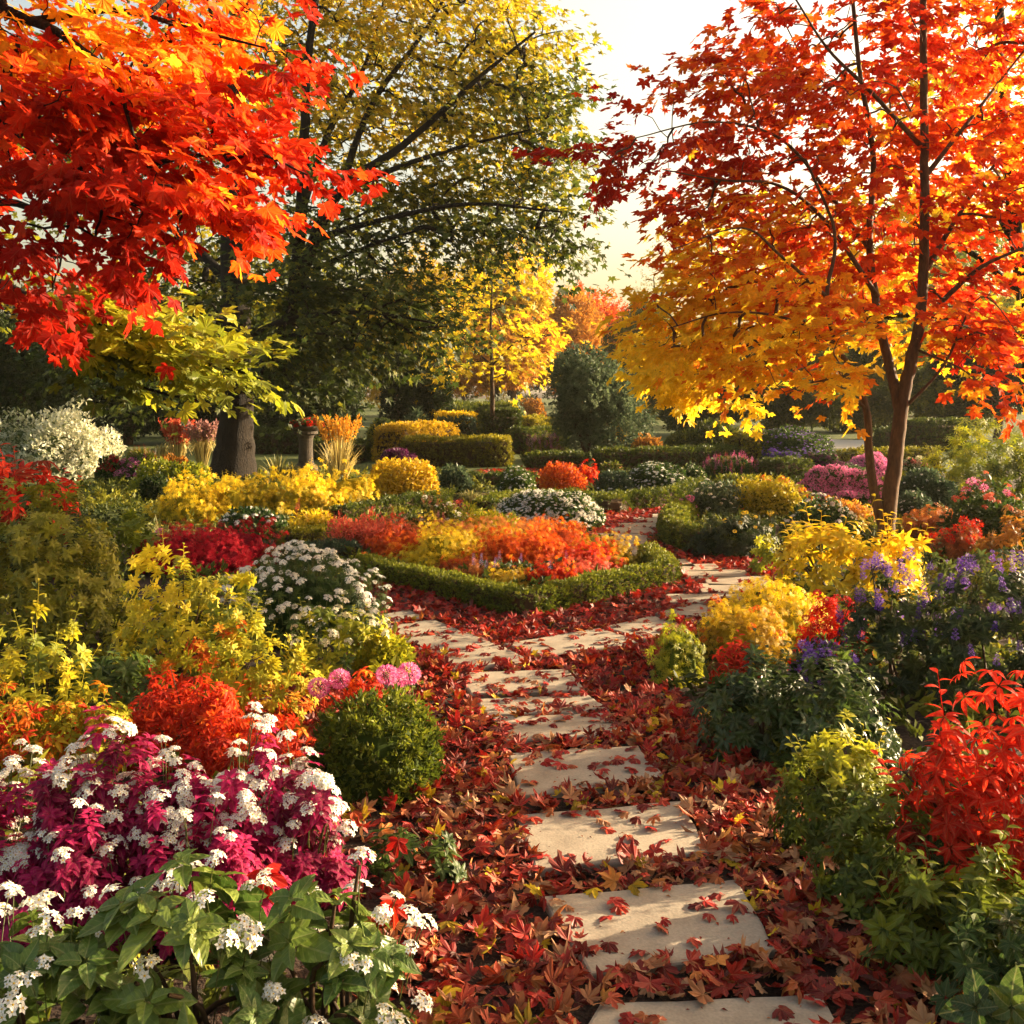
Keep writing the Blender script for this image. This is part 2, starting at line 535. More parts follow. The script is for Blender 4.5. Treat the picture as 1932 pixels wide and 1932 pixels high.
FL = {
    'corymb': [fl_corymb(k) for k in range(5)],
    'loose': [fl_corymb(k + 9, 10, .36, .5) for k in range(4)],
    'daisy': [fl_floret(9, .30, k * .3, 0.0, .12) for k in range(3)],
    'floret': [fl_floret(5, .55, k * .3, .7, .3) for k in range(3)],
    'ball': [fl_ball(k) for k in range(2)],
    'puff': [fl_ball(k + 5, 60, .3, .7) for k in range(3)],
    'spike': [fl_spike(k) for k in range(3)],
    'whorl': [join([placed(fl_ball(k + 8, 40, .34, .6), (0, j * .62, 0), (0, 1, 0), (1, 0, 0), 1 - .22 * j) for j in range(3)]) for k in range(3)],
    'head': [fl_ball(k + 12, 46, .36, .65) for k in range(3)],
}


# ------------------------------------------------------------------ tubes
def tube(acc, pts, rad, sides=6, mat=0, tone=.4, cap=False):
    pts = np.asarray(pts, float)
    rad = np.broadcast_to(np.asarray(rad, float), (len(pts),))
    n = len(pts)
    tg = unit(np.gradient(pts, axis=0))
    u = np.cross(tg[0], (0.3, 1, .2)); u = u / np.linalg.norm(u)
    V = []
    ang = np.arange(sides) * 2 * pi / sides
    for i in range(n):
        u = u - (u @ tg[i]) * tg[i]; u = u / (np.linalg.norm(u) + 1e-9)
        w = np.cross(tg[i], u)
        V.append(pts[i] + rad[i] * (np.cos(ang)[:, None] * u + np.sin(ang)[:, None] * w))
    V = np.vstack(V)
    T = []
    for i in range(n - 1):
        for j in range(sides):
            a, b = i * sides + j, i * sides + (j + 1) % sides
            T += [(a, b, b + sides), (a, b + sides, a + sides)]
    if cap:
        V = np.vstack([V, pts[-1]]); c = len(V) - 1
        T += [((n - 1) * sides + j, (n - 1) * sides + (j + 1) % sides, c) for j in range(sides)]
    acc.add(V, T, tone, None, mat, True)


def smooth_path(pts, k=6):
    """Catmull-Rom through rows of any width"""
    p = np.asarray(pts, float)
    p = np.vstack([2 * p[0] - p[1], p, 2 * p[-1] - p[-2]])
    out = []
    for i in range(1, len(p) - 2):
        for t in np.arange(k) / k:
            a, b, c, d = p[i - 1], p[i], p[i + 1], p[i + 2]
            out.append(.5 * (2 * b + (c - a) * t + (2 * a - 5 * b + 4 * c - d) * t ** 2 + (3 * b - a - 3 * c + d) * t ** 3))
    out.append(p[-2])
    return np.array(out)


# ------------------------------------------------------------------ ground
def sheet(name, pts, z, m, thick=0.0):
    """flat polygon (ear-free fan on a convex or star-shaped outline)"""
    p = np.array([(x, y, z) for x, y in pts])
    c = p.mean(0)
    a = Acc()
    V = np.vstack([p, c]); n = len(p)
    a.add(V, [(i, (i + 1) % n, n) for i in range(n)])
    return a.obj(name, m)


sheet("ground", [(-900, -60), (900, -60), (900, 1600), (-900, 1600)], 0, MULCH)
struct(bpy.data.objects["ground"])


def gpoly(px):
    return np.array([G(x, y)[:2] for x, y in px])


def inside(pts, poly):
    x, y = pts[:, 0], pts[:, 1]
    r = np.zeros(len(pts), bool)
    n = len(poly)
    for i in range(n):
        x0, y0 = poly[i]; x1, y1 = poly[i - 1]
        c = ((y0 > y) != (y1 > y)) & (x < (x1 - x0) * (y - y0) / (y1 - y0 + 1e-12) + x0)
        r ^= c
    return r


# ------------------------------------------------------------------ builders
def randrot_about(nrm, spread, up=0.0):
    """tip directions scattered round the given outward ones"""
    k = len(nrm)
    return unit(nrm + rng.normal(0, spread, (k, 3)) + np.array([0, 0, up]))


def dome_solve(x0, x1, yt, yb, ratio, z0=0.0):
    d0 = GD(yb, z0)
    dc = d0
    for _ in range(8):
        rx = (x1 - x0) / 2 / F * dc
        ry = min(rx * ratio, .42 * d0)
        dc = d0 + ry
    H = CAMH - (yt - HY) / F * dc - z0
    return np.array([((x0 + x1) / 2 - CX) / F * dc, dc, z0]), rx, ry, max(H, .12)


def dome_pts(c, rx, ry, H, n, lo=.62, bump=.12, bf=3.0, seed=0, flat=.85, zmin=0.0, belly=.12):
    a = R1(0, 2 * pi, n)
    u = zmin + (1 - zmin) * rng.random(n)
    g = np.clip(1 - u ** 2, 0, 1) ** (.5 * flat) * (1 - belly * np.exp(-u * 7))
    dirs = np.stack([np.cos(a) * g, np.sin(a) * g, u], 1)
    s = (lo + (1 - lo) * rng.random(n) ** .55) * (1 + bump * noise3(dirs * 2, bf, seed))
    p = dirs * s[:, None] * np.array([rx, ry, H])
    nr = unit(dirs / np.array([rx, ry, H]) * min(rx, ry, H))
    p[:, 2] = np.maximum(p[:, 2], .01)
    return p + c, nr, p[:, 2] / H


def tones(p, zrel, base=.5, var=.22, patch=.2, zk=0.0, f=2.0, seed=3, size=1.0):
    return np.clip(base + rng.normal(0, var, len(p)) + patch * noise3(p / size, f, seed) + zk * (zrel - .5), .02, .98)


TEMPL = {'kite': (KITE, .23), 'oval': (OVAL, .26), 'slim': (SLIM, .10), 'box': (BOX, .9), 'wide': (ROS_WIDE, 1.0),
         'rslim': (ROS_SLIM, .8), 'star': (ROS_STAR, .55), 'broad': (ROS_BROAD, 1.1), 'tiers': (TIERS, .9),
         'maple': (MAPLE, .5), 'maplelow': (MAPLE_LOW, .5), 'feather': (FEATHER, .4)}
SEED = [100]


def shrub(name, label, cat, x0, x1, yt, yb, pal, leaf='kite', px=12, cov=2.6, ratio=.8, bump=.13, lo=.55, up=.5,
          base=.5, var=.2, patch=.18, zk=0.0, tr=.42, rough=.5, spec=.3, vein=0, flowers=(), stems=0, z0=0.0, group=None,
          spread=.55, flat=.85, droop=0, maxn=7000, belly=.12, box=None, shoots=0, core=None):
    SEED[0] += 1
    sd = SEED[0]
    c, rx, ry, H = box if box else dome_solve(x0, x1, yt, yb, ratio, z0)
    if core is None and px <= 24:
        core = .70
    cov = cov * 1.3
    dc = c[1]
    size = px / F * dc
    tmpl, area = TEMPL[leaf]
    A = pi * (rx + ry) / 2 * H * 1.4 + pi * rx * ry * .6
    n = int(min(max(cov * A / (area * size * size), 24), maxn))
    root = thing(name, label, cat, tuple(c), group)
    a = Acc()
    p, nr, zr = dome_pts(c, rx, ry, H, n, lo, bump, 3.0, sd, flat, belly=belly)
    tip = randrot_about(nr, spread, up)
    if leaf in ('kite', 'oval', 'slim', 'maple', 'maplelow'):
        tip = unit(nr * .6 + rng.normal(0, spread, (n, 3)) + np.array([0, 0, up - droop]))
        nz = unit(nr + rng.normal(0, .55, (n, 3)) + np.array([0, 0, .9]))
    else:
        nz = rng.normal(0, 1, (n, 3))
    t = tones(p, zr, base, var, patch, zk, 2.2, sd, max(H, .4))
    R = rotm(tip, nz)
    vi = rng.integers(0, len(tmpl), n)
    sc = size * R1(.65, 1.2, n)
    for k in range(len(tmpl)):
        q = vi == k
        a.inst(tmpl[k], p[q], R[q], sc[q], t[q])
    if shoots:      # taller single shoots that break the outline
        q = rng.choice(np.where(zr > .45)[0], shoots)
        for i in q:
            b = p[i]; e = b + unit(nr[i] + np.array([0, 0, 1.0])) * size * R1(.8, 1.5)
            m = 7
            tube(a, np.array([p[i] - (e - b) * .5, b, e]), np.array([.020, .016, .008]) * size, 3, tone=min(t[i] + .05, .9))
            pp = b + (e - b) * np.linspace(0, 1, m)[:, None]
            an = np.arange(m) * 2.4
            tp = np.stack([np.cos(an), np.sin(an), np.full(m, .5)], 1)
            a.inst(E1 if leaf not in ('slim', 'rslim') else EN, pp, rotm(tp, np.tile([0, 0, 1.], (m, 1)) + rng.normal(0, .2, (m, 3))),
                   size * .5 * np.linspace(1, .7, m), np.full(m, min(t[i] + .1, .95)))
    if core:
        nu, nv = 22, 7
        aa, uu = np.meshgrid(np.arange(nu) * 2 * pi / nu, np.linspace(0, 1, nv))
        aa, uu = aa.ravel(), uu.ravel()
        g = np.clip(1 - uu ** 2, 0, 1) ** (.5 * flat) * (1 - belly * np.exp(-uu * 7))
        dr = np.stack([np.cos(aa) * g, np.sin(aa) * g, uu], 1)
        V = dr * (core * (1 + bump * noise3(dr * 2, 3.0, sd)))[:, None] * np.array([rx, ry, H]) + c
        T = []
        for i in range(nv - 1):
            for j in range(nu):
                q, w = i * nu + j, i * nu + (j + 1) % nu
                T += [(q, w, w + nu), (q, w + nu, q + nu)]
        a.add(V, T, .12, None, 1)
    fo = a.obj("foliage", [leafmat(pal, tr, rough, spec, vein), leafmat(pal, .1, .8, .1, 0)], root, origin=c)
    if stems:
        s = Acc()
        for _ in range(stems):
            q, _n, _z = dome_pts(c, rx, ry, H, 1, .7)
            b = c + np.array([rng.normal(0, rx * .14), rng.normal(0, ry * .14), -.02])
            m = (b + q[0]) / 2 + np.array([0, 0, H * .12]) + rng.normal(0, .05 * rx, 3)
            tube(s, smooth_path([b, m, q[0]], 3), np.linspace(.007, .003, 7) * max(size / .12, .6), 4)
        s.obj("stem", leafmat('twig', .05, .7, .2, 0), root, origin=c)
    for fkind, fn, fpx, fpal, zone in flowers:
        blossoms(root, c, rx, ry, H, fkind, fn, fpx, fpal, zone, sd, bump, flat)
    return root


def blossoms(root, c, rx, ry, H, fkind, fn, fpx, fpal, zone, sd, bump, flat):
    size = fpx / F * c[1]
    zlo, lift, tone, pn = zone[0], zone[1], zone[2], zone[3] if len(zone) > 3 else 0
    p, nr, zr = dome_pts(c, rx, ry, H, fn * 3, .93, bump, 3.0, sd, flat, zlo)
    if pn:                      # in drifts
        w = noise3(p / max(H, .4), 3.0, sd + 7)
        o = np.argsort(-w + rng.normal(0, .5, len(p)))
        p, nr, zr = p[o], nr[o], zr[o]
    p, nr = p[:fn], nr[:fn]
    p = p + np.array([0, 0, lift * size])
    ax = unit(nr * .55 + np.array([0, 0, .75]) + rng.normal(0, .2, (fn, 3)))
    if fkind in ('spike', 'whorl'):
        ax = unit(np.array([0, 0, 1.0]) + rng.normal(0, .12, (fn, 3)))
    R = rotm(ax, rng.normal(0, 1, (fn, 3)))
    tm = FL[fkind]
    sc = size * R1(.7, 1.2, fn)
    mat = leafmat(fpal, .25, .6, .15, 0)
    tn = np.clip(tone + rng.normal(0, .14, fn), .2, .98)
    single = fpx >= 9
    if fpx >= 18:
        st = Acc()
        for i in range(fn):
            e = p[i] - ax[i] * size * 1.3 - np.array([0, 0, .8 * size])
            tube(st, np.array([e, p[i] - ax[i] * size * .5, p[i] + ax[i] * size * .05]), np.array([.045, .038, .03]) * size * .6, 4, tone=.9)
        st.obj("flower_stem", leafmat('stem', .1, .5, .3, 0), root, origin=root.location)['kind'] = 'stuff'
    face = np.argsort(p[:, 1] - .6 * p[:, 2]) if single else np.arange(fn)
    if single:
        meshes = []
        for k in range(len(tm)):
            for tv in (.45, .85):
                a = Acc(); a.inst(tm[k], np.zeros((1, 3)), np.eye(3)[None], 1, [tv])
                meshes.append(a.mesh("flower_head", mat))
        from mathutils import Matrix
        base = np.array(root.location)
        for i in face[:100]:
            o = bpy.data.objects.new("flower_head", meshes[rng.integers(len(meshes))])
            COL.objects.link(o); o.parent = root
            o.matrix_local = Matrix.Translation(p[i] - base) @ Matrix(R[i].tolist()).to_4x4() @ Matrix.Scale(sc[i], 4)
        face = face[100:]
    if len(face):
        a = Acc()
        vi = rng.integers(0, len(tm), fn)
        for k in range(len(tm)):
            q = np.array([i for i in face if vi[i] == k], int)
            if len(q):
                a.inst(tm[k], p[q], R[q], sc[q], tn[q])
        o = a.obj("blossom", mat, root, origin=root.location)
        if len(face) > 1 and not single:
            o['kind'] = 'stuff'
        elif single:
            o['kind'] = 'stuff'


def hedge(name, label, px, wid, hgt, pal='box', leafpx=7, cov=2.4, closed=False, base=.5, var=.2, toplit=0.0, group=None, rnd=.35, tr=.35, sharp=False):
    """clipped hedge along ground points (px of its front foot); wid, hgt in metres"""
    g = np.array([G(x, y) for x, y in px])
    if sharp:
        q = []
        for i in range(len(g)):
            if 0 < i < len(g) - 1:
                e0, e1 = unit(g[i - 1] - g[i]), unit(g[i + 1] - g[i])
                q += [g[i] + e0 * .09, g[i] + (e0 + e1) * .018, g[i] + e1 * .09]
            else:
                q.append(g[i])
        g = np.vstack([a + (b - a) * np.linspace(0, 1, 5)[:, None][:-1] for a, b in zip(q[:-1], q[1:])] + [q[-1]])
        path = g
    elif not closed:
        path = smooth_path(g, 8) if len(g) > 2 else g[0] + (g[-1] - g[0]) * np.linspace(0, 1, 9)[:, None]
    else:
        path = smooth_path(np.vstack([g, g[:1]]), 8)
    seg = np.linalg.norm(np.diff(path, axis=0), axis=1)
    cum = np.concatenate([[0], np.cumsum(seg)])
    Ln = cum[-1]
    tg = unit(np.gradient(path, axis=0)); side = np.stack([-tg[:, 1], tg[:, 0], 0 * tg[:, 0]], 1)
    d = path[:, 1].mean()
    size = leafpx / F * d * 2.0
    r = rnd * min(wid / 2, hgt)
    prof = [(-wid / 2, 0), (-wid / 2 * 1.03, hgt * .4), (-wid / 2, hgt - r)] + \
           [(-wid / 2 + r - r * cos(t), hgt - r + r * sin(t)) for t in (.4, .8, 1.2)] + [(0, hgt + .01)]
    prof = np.array(prof + [(-x, z) for x, z in prof[-2::-1]])
    ps = np.concatenate([[0], np.cumsum(np.linalg.norm(np.diff(prof, axis=0), axis=1))])
    A = Ln * ps[-1] + 2 * wid * hgt
    n = int(min(cov * A / (.75 * size * size), 6000))
    u = R1(0, Ln, n); s = R1(0, ps[-1], n)
    ox, oz = np.interp(s, ps, prof[:, 0]), np.interp(s, ps, prof[:, 1])
    e = ps[-1] * .01
    nx = np.interp(np.clip(s + e, 0, ps[-1]), ps, prof[:, 1]) - np.interp(np.clip(s - e, 0, ps[-1]), ps, prof[:, 1])
    nzv = -(np.interp(np.clip(s + e, 0, ps[-1]), ps, prof[:, 0]) - np.interp(np.clip(s - e, 0, ps[-1]), ps, prof[:, 0]))
    nx, nzv = -nx, -nzv
    P0 = np.stack([np.interp(u, cum, path[:, k]) for k in range(3)], 1)
    Sd = unit(np.stack([np.interp(u, cum, side[:, k]) for k in range(3)], 1))
    p = P0 + Sd * ox[:, None] + np.array([0, 0, 1]) * oz[:, None]
    nr = unit(Sd * nx[:, None] + np.array([0, 0, 1.0]) * nzv[:, None])
    if not closed:
        m = int(cov * wid * hgt / (.75 * size * size)) + 6
        for i, sg in ((0, -1), (-1, 1)):
            q = path[i] + side[i] * R1(-wid / 2, wid / 2, m)[:, None] * .95 + np.stack([0 * R1(0, 1, m), 0 * R1(0, 1, m), R1(0, hgt, m)], 1) + tg[i] * sg * .03
            p = np.vstack([p, q]); nr = np.vstack([nr, np.tile(tg[i] * sg, (m, 1))])
    n = len(p)
    p = p - nr * (R1(0, .6, n) * size * .5)[:, None] + nr * (.25 * size * noise3(p, 5 / max(hgt, .3), 5))[:, None]
    p[:, 2] = np.maximum(p[:, 2], .01)
    t = tones(p, p[:, 2] / hgt, base, var, .12, 0, 2, 5) + toplit * (p[:, 2] > hgt * .88)  # leaf tone raised along the top: sunlit hedge tops put into the colour
    tip = unit(nr + rng.normal(0, .45, (n, 3)) + np.array([0, 0, .3]))
    R = rotm(tip, rng.normal(0, 1, (n, 3)))
    vi = rng.integers(0, 4, n); sc = size * R1(.6, 1.15, n)
    a = Acc()
    for k in range(4):
        q = vi == k
        a.inst(BOX[k], p[q], R[q], sc[q], t[q])
    # woody inside
    pr = prof * np.array([.80, .86]); kx = len(pr)
    V = np.vstack([path[i] + side[i] * pr[:, :1] + np.array([0, 0, 1]) * pr[:, 1:] for i in range(len(path))])
    T = [(i * kx + j, i * kx + j + 1, (i + 1) * kx + j + 1) for i in range(len(path) - 1) for j in range(kx - 1)] + \
        [(i * kx + j, (i + 1) * kx + j + 1, (i + 1) * kx + j) for i in range(len(path) - 1) for j in range(kx - 1)]
    if not closed:
        for i in (0, len(path) - 1):
            T += [(i * kx, i * kx + j, i * kx + j + 1) for j in range(1, kx - 1)]
    a.add(V, T, .3, None, 1)
    o = a.obj(name, [leafmat(pal, tr, .5, .3, 0), leafmat('twig', .0, .8, .1, 0)], origin=path[len(path) // 2])
    return tag(o, label, 'hedge', group)


def ograss(label, x0, x1, yt, yb, pal='reed', plume=None, n=140, wpx=2.2, lean=.55, plume_n=40, plen=.35, cat='grass plant', name='ornamental_grass', ratio=.7, stiff=False, ppx=5):
    c, rx, ry, H = dome_solve(x0, x1, yt, yb, ratio)
    root = thing(name, label, cat, tuple(c))
    w = wpx / F * c[1]
    a, b = Acc(), Acc()
    for i in range(n + plume_n):
        isp = i >= n
        an = R1(0, 2 * pi); q = rng.random() ** .6
        e = np.array([cos(an) * rx * q, sin(an) * ry * q, H * (R1(.8, 1.05) if isp else R1(.45, .92) * (1 - .35 * q))])
        st = np.array([cos(an) * rx, sin(an) * ry, 0]) * q * .22
        m = st + (e - st) * .55 + np.array([0, 0, H * (.10 if stiff or isp else .26)])
        if not isp and not stiff and rng.random() < .5:
            e = e * np.array([1.1, 1.1, .72])
        pts = c + smooth_path([st, m, e], 4)
        k = len(pts)
        sd = unit(np.array([-sin(an), cos(an), R1(-.3, .3)]))
        ww = w * (.5 if isp else 1) * np.linspace(1, .15 if not isp else .6, k)
        V = np.vstack([pts - sd * ww[:, None], pts + sd * ww[:, None]])
        T = [(j, j + k, j + k + 1) for j in range(k - 1)] + [(j, j + k + 1, j + 1) for j in range(k - 1)]
        a.add(V, T, R1(.15, .95))
        if isp and plume:
            m2 = 16
            tt = np.linspace(1 - plen, 1.04, m2)
            pp = np.stack([np.interp(tt, np.linspace(0, 1, k), pts[:, j]) for j in range(3)], 1)
            ps = ppx / F * c[1]
            tip = unit(rng.normal(0, .5, (m2, 3)) + np.array([0, 0, .8]))
            b.inst(KITE[1], pp + rng.normal(0, ps * .18, (m2, 3)), rotm(tip, rng.normal(0, 1, (m2, 3))), ps * R1(.8, 1.5, m2), R1(.1, .95, m2))
    a.obj("blade", leafmat(pal, .35, .5, .3, 0), root, origin=c)['kind'] = 'stuff'
    if plume and plume_n:
        b.obj("plume", leafmat(plume, .4, .7, .1, 0), root, origin=c)['kind'] = 'stuff'
    return root


class Skel:
    """limbs, then twigs grown to every spray of leaves by joining each to its nearest node"""
    def __init__(s):
        s.p, s.par, s.r = [], [], []
        s.limbs = []

    def limb(s, pts, r0, r1, k=6):
        path = smooth_path(pts, k)
        path[1:-1] += rng.normal(0, .12 * r0, (len(path) - 2, 3)) * .25
        rad = np.linspace(0, 1, len(path)) ** .8
        rad = r0 + (r1 - r0) * rad
        s.limbs.append((path, rad))
        for q, r in zip(path[2:], rad[2:]):
            s.p.append(q); s.par.append(-1); s.r.append(r)

    def grow(s, tips, rt, acc, sides=4, arch=.10, minr=0):
        base = np.array(s.p)
        dist = np.array([np.min(np.linalg.norm(base - t, axis=1)) for t in tips])
        order = np.argsort(dist)
        pts = list(base); par = [-1] * len(pts); chains = []
        arr = np.zeros((len(pts) + 3 * len(tips) + 5, 3)); arr[:len(pts)] = base
        n = len(pts)
        leafcount = np.zeros(len(arr)); parent = -np.ones(len(arr), int)
        for i in order:
            t = tips[i]
            dv = np.linalg.norm(arr[:n] - t, axis=1) + .25 * np.maximum(arr[:n, 2] - t[2], 0)
            j = int(np.argmin(dv))
            L = np.linalg.norm(t - arr[j])
            m1 = arr[j] + (t - arr[j]) * .36 + np.array([0, 0, arch * L]) + rng.normal(0, .05 * L, 3)
            m2 = arr[j] + (t - arr[j]) * .70 + np.array([0, 0, arch * .8 * L]) + rng.normal(0, .05 * L, 3)
            ids = []
            q = j
            for v in (m1, m2, t):
                arr[n] = v; parent[n] = q; q = n; ids.append(n); n += 1
            chains.append([j] + ids)
        cnt = np.zeros(n)
        for c in chains:
            cnt[c[-1]] += 1
        for k in range(n - 1, -1, -1):
            if parent[k] >= 0:
                cnt[parent[k]] += cnt[k]
        dirs = {}
        for c in chains:
            pp = arr[c]
            rr = rt * np.maximum(cnt[c], 1) ** .45
            rr[0] = min(rr[0], rr[1] * 1.3)
            tube(acc, smooth_path(pp, 2), np.interp(np.linspace(0, 3, 7), range(4), rr), sides)
            dirs[c[-1]] = unit(pp[-1] - pp[-2])
        tp = np.array([arr[c[-1]] for c in chains]); td = np.array([unit(arr[c[-1]] - arr[c[0]]) for c in chains])
        return tp, td


def puff_pts(puffs):
    """puffs: (cx, cy, rx, ry, depth, rdepth m, n, tone) in px -> points and tones"""
    pp, tt = [], []
    for cx, cy, rx, ry, d, rd, n, tone in puffs:
        v = unit(rng.normal(0, 1, (n, 3))) * (rng.random(n) ** .42)[:, None]
        k = d / F
        pp.append(P(cx, cy, d) + v * np.array([rx * k, rd, ry * k]))
        tt.append(np.full(n, tone))
    return np.vstack(pp), np.concatenate(tt)


def tree(name, label, limbs, puffs, pal, leafset, lsize, per=8, slen=.5, twig=.004, bark=BARK_DARK, root_at=None, droop=.55,
         tv=.14, tpatch=.16, nj=.42, push=0.0, layer=.6, tr=.5, sides=8, vein=.25, zfloor=.5, cat='tree', arch=.10, group=None):
    sk = Skel()
    tr_acc, br = Acc(), Acc()
    for i, (pts, r0, r1) in enumerate(limbs):
        sk.limb(pts, r0, r1)
    for i, (path, rad) in enumerate(sk.limbs):
        if i == 0:     # root flare
            h = np.clip(1 - (path[:, 2] - path[0, 2]) / (rad[0] * 4), 0, 1)
            rad = rad * (1 + .32 * h ** 2)
        tube(tr_acc if i == 0 else br, path, rad, sides if i == 0 else 6)
    loc = root_at if root_at is not None else sk.limbs[0][0][0]
    root = thing(name, label, cat, tuple(loc), group)
    tips, tt = puff_pts([(a, b, c, d, e + push, f, g, h) for a, b, c, d, e, f, g, h in puffs])
    ok = tips[:, 2] > zfloor
    tips, tt = tips[ok], tt[ok]
    o = np.argsort([np.min(np.linalg.norm(np.array(sk.p) - t, axis=1)) for t in tips])
    tips, tt = tips[o], tt[o]
    tp, td = sk.grow(tips, twig, br, arch=arch)
    tr_acc.obj("trunk", bark, root, origin=loc)
    br.obj("branch", bark, root, origin=loc)['kind'] = 'stuff'
    # leaves
    n = len(tp)
    c0 = np.array([loc[0], loc[1], 0])
    out = tp - c0; out[:, 2] = 0
    out = unit(out)
    sd = unit(td * .7 + out * .7 + rng.normal(0, .45, (n, 3)) + np.array([0, 0, -.15]))
    side = unit(np.cross(sd, [0, 0, 1.0]))
    A = Acc()
    pos, tip, nrm, tone = [], [], [], []
    for j in range(per):
        s = (j + .5) / per * slen
        sg = 1 if j % 2 else -1
        jit = rng.normal(0, slen * .16, (n, 3)) * np.array([1, 1, layer])
        pos.append(tp + sd * s + side * (sg * slen * .16) + jit + np.array([0, 0, -.10 * slen * (j / per) ** 2]))
        tip.append(unit(sd * .7 + side * (sg * R1(.3, 1.1, n))[:, None] + rng.normal(0, .35, (n, 3)) + np.array([0, 0, -droop])))
        nrm.append(unit(rng.normal(0, nj, (n, 3)) + np.array([0, 0, 1.0]) + out * nj * .8))
        tone.append(tt)
    pos, tip, nrm, tone = map(np.concatenate, (pos, tip, nrm, tone))
    tone = np.clip(tone + rng.normal(0, tv, len(tone)) + tpatch * noise3(pos, .9 / slen, 9), .02, .98)
    R = rotm(tip, nrm)
    vi = rng.integers(0, len(leafset), len(pos)); sc = lsize * R1(.6, 1.2, len(pos))
    for k in range(len(leafset)):
        q = vi == k
        A.inst(leafset[k], pos[q], R[q], sc[q], tone[q])
    A.obj("crown", leafmat(pal, tr, .5, .25, vein), root, origin=loc)
    return root


def bgtree(name, label, x0, x1, yt, yb, d, pal, leafpx=9, base=.5, patch=.25, n=2600, trunk_top=.5, lift=.16, tr=.4, cov=1.0, cat='tree', ratio=.8, trunks=1, bark=BARK_THIN, lobes=9, var=.16, leaf=None, dense=True):
    """distant tree: trunk, limbs and a crown of leaf clumps in overlapping lobes"""
    SEED[0] += 1
    k = d / F
    cx = (x0 + x1) / 2
    base_p = np.array([(cx - CX) * k, d, 0.0])
    zt = CAMH - (yt - HY) * k
    zb = max(CAMH - (yb - HY) * k, 0.15)
    rx = (x1 - x0) / 2 * k; ry = rx * ratio; H = zt - zb
    root = thing(name, label, cat, tuple(base_p))
    ta, ba = Acc(), Acc()
    r0 = max(.035 * H, .06)
    r0 = min(r0, .4)
    for i in range(trunks):
        off = np.array([rng.normal(0, r0 * 1.2), rng.normal(0, r0), 0]) if trunks > 1 else np.zeros(3)
        top = base_p + np.array([rng.normal(0, rx * .15) + off[0] * 4, 0, zb + H * trunk_top])
        tube(ta, smooth_path([base_p + off, (base_p + off + top) / 2 + rng.normal(0, r0 * .6, 3) * [1, 1, 0], top], 4), np.linspace(r0 * (1 if trunks == 1 else .6), r0 * .35, 9), 7)
    lob = []
    for i in range(lobes):
        a = R1(0, 2 * pi); u = R1(.15, .95)
        q = math.sqrt(max(1 - (2 * u - 1) ** 2, 0)) * R1(.35, .75)
        cc = base_p + np.array([cos(a) * q * rx, sin(a) * q * ry, zb + H * (.10 + .78 * u)])
        lob.append((cc, R1(.34, .52)))
        tube(ba, smooth_path([base_p + [0, 0, zb + H * R1(.05, .35)], (base_p + cc) / 2 + [0, 0, (zb + H * .5) * .5], cc], 3), np.linspace(r0 * .4, r0 * .08, 7), 4)
    lob.append((base_p + [0, 0, zb + H * .5], .62))
    size = leafpx * k
    pos, nr = [], []
    for cc, f in lob:
        m = int(n / (lobes + 1) * (f / .43) ** 2)
        v = unit(rng.normal(0, 1, (m, 3)))
        s = (.70 + .32 * rng.random(m) ** .6) * (1 + .16 * noise3(v * 2, 2.5, SEED[0]))
        pos.append(cc + v * s[:, None] * f * np.array([rx, ry, H * .5])); nr.append(v)
    pos, nr = np.vstack(pos), np.vstack(nr)
    ok = (pos[:, 2] > .1) & (pos[:, 2] < zt + .1 * H)
    pos, nr = pos[ok], nr[ok]
    m = len(pos)
    t = np.clip(base + rng.normal(0, var, m) + patch * noise3(pos, 5 / rx, SEED[0]), .02, .98)
    tm = leaf or BOX
    tip = unit(nr * .7 + rng.normal(0, .5, (m, 3)) + np.array([0, 0, .1]))
    R = rotm(tip, rng.normal(0, 1, (m, 3)) + np.array([0, 0, .8]))
    vi = rng.integers(0, len(tm), m); sc = size * R1(.7, 1.3, m)
    A = Acc()
    for j in range(len(tm)):
        q = vi == j
        A.inst(tm[j], pos[q], R[q], sc[q], t[q])
    ta.obj("trunk", bark, root, origin=base_p)
    ba.obj("branch", bark, root, origin=base_p)['kind'] = 'stuff'
    A.obj("crown", leafmat(pal, tr, .55, .2, 0), root, origin=base_p)
    return root


# ================================================================== THE PLACE
def lawn(name, px):
    o = sheet(name, [tuple(G(x, y)[:2]) for x, y in px], .004, LAWNM)
    struct(o)


lawn("lawn", [(-1500, 880), (150, 930), (420, 940), (560, 900), (900, 900), (1100, 880), (1500, 880), (1800, 890), (3500, 880), (3500, 752), (-1500, 752)])
lawn("lawn", [(150, 985), (330, 985), (380, 945), (150, 940)])
for px in ([(1500, 903), (1700, 903), (1660, 886), (1520, 886)], [(1570, 846), (1730, 850), (1690, 832), (1560, 829)], [(860, 985), (935, 985), (960, 940), (985, 915), (945, 915), (905, 945)]):
    struct(sheet("path", [tuple(G(x, y)[:2]) for x, y in px], .008, PAVEM))

# ------------------------------------------------------------------ paving slabs
SLAB_POLYS = []
SLAB_TOP = .030


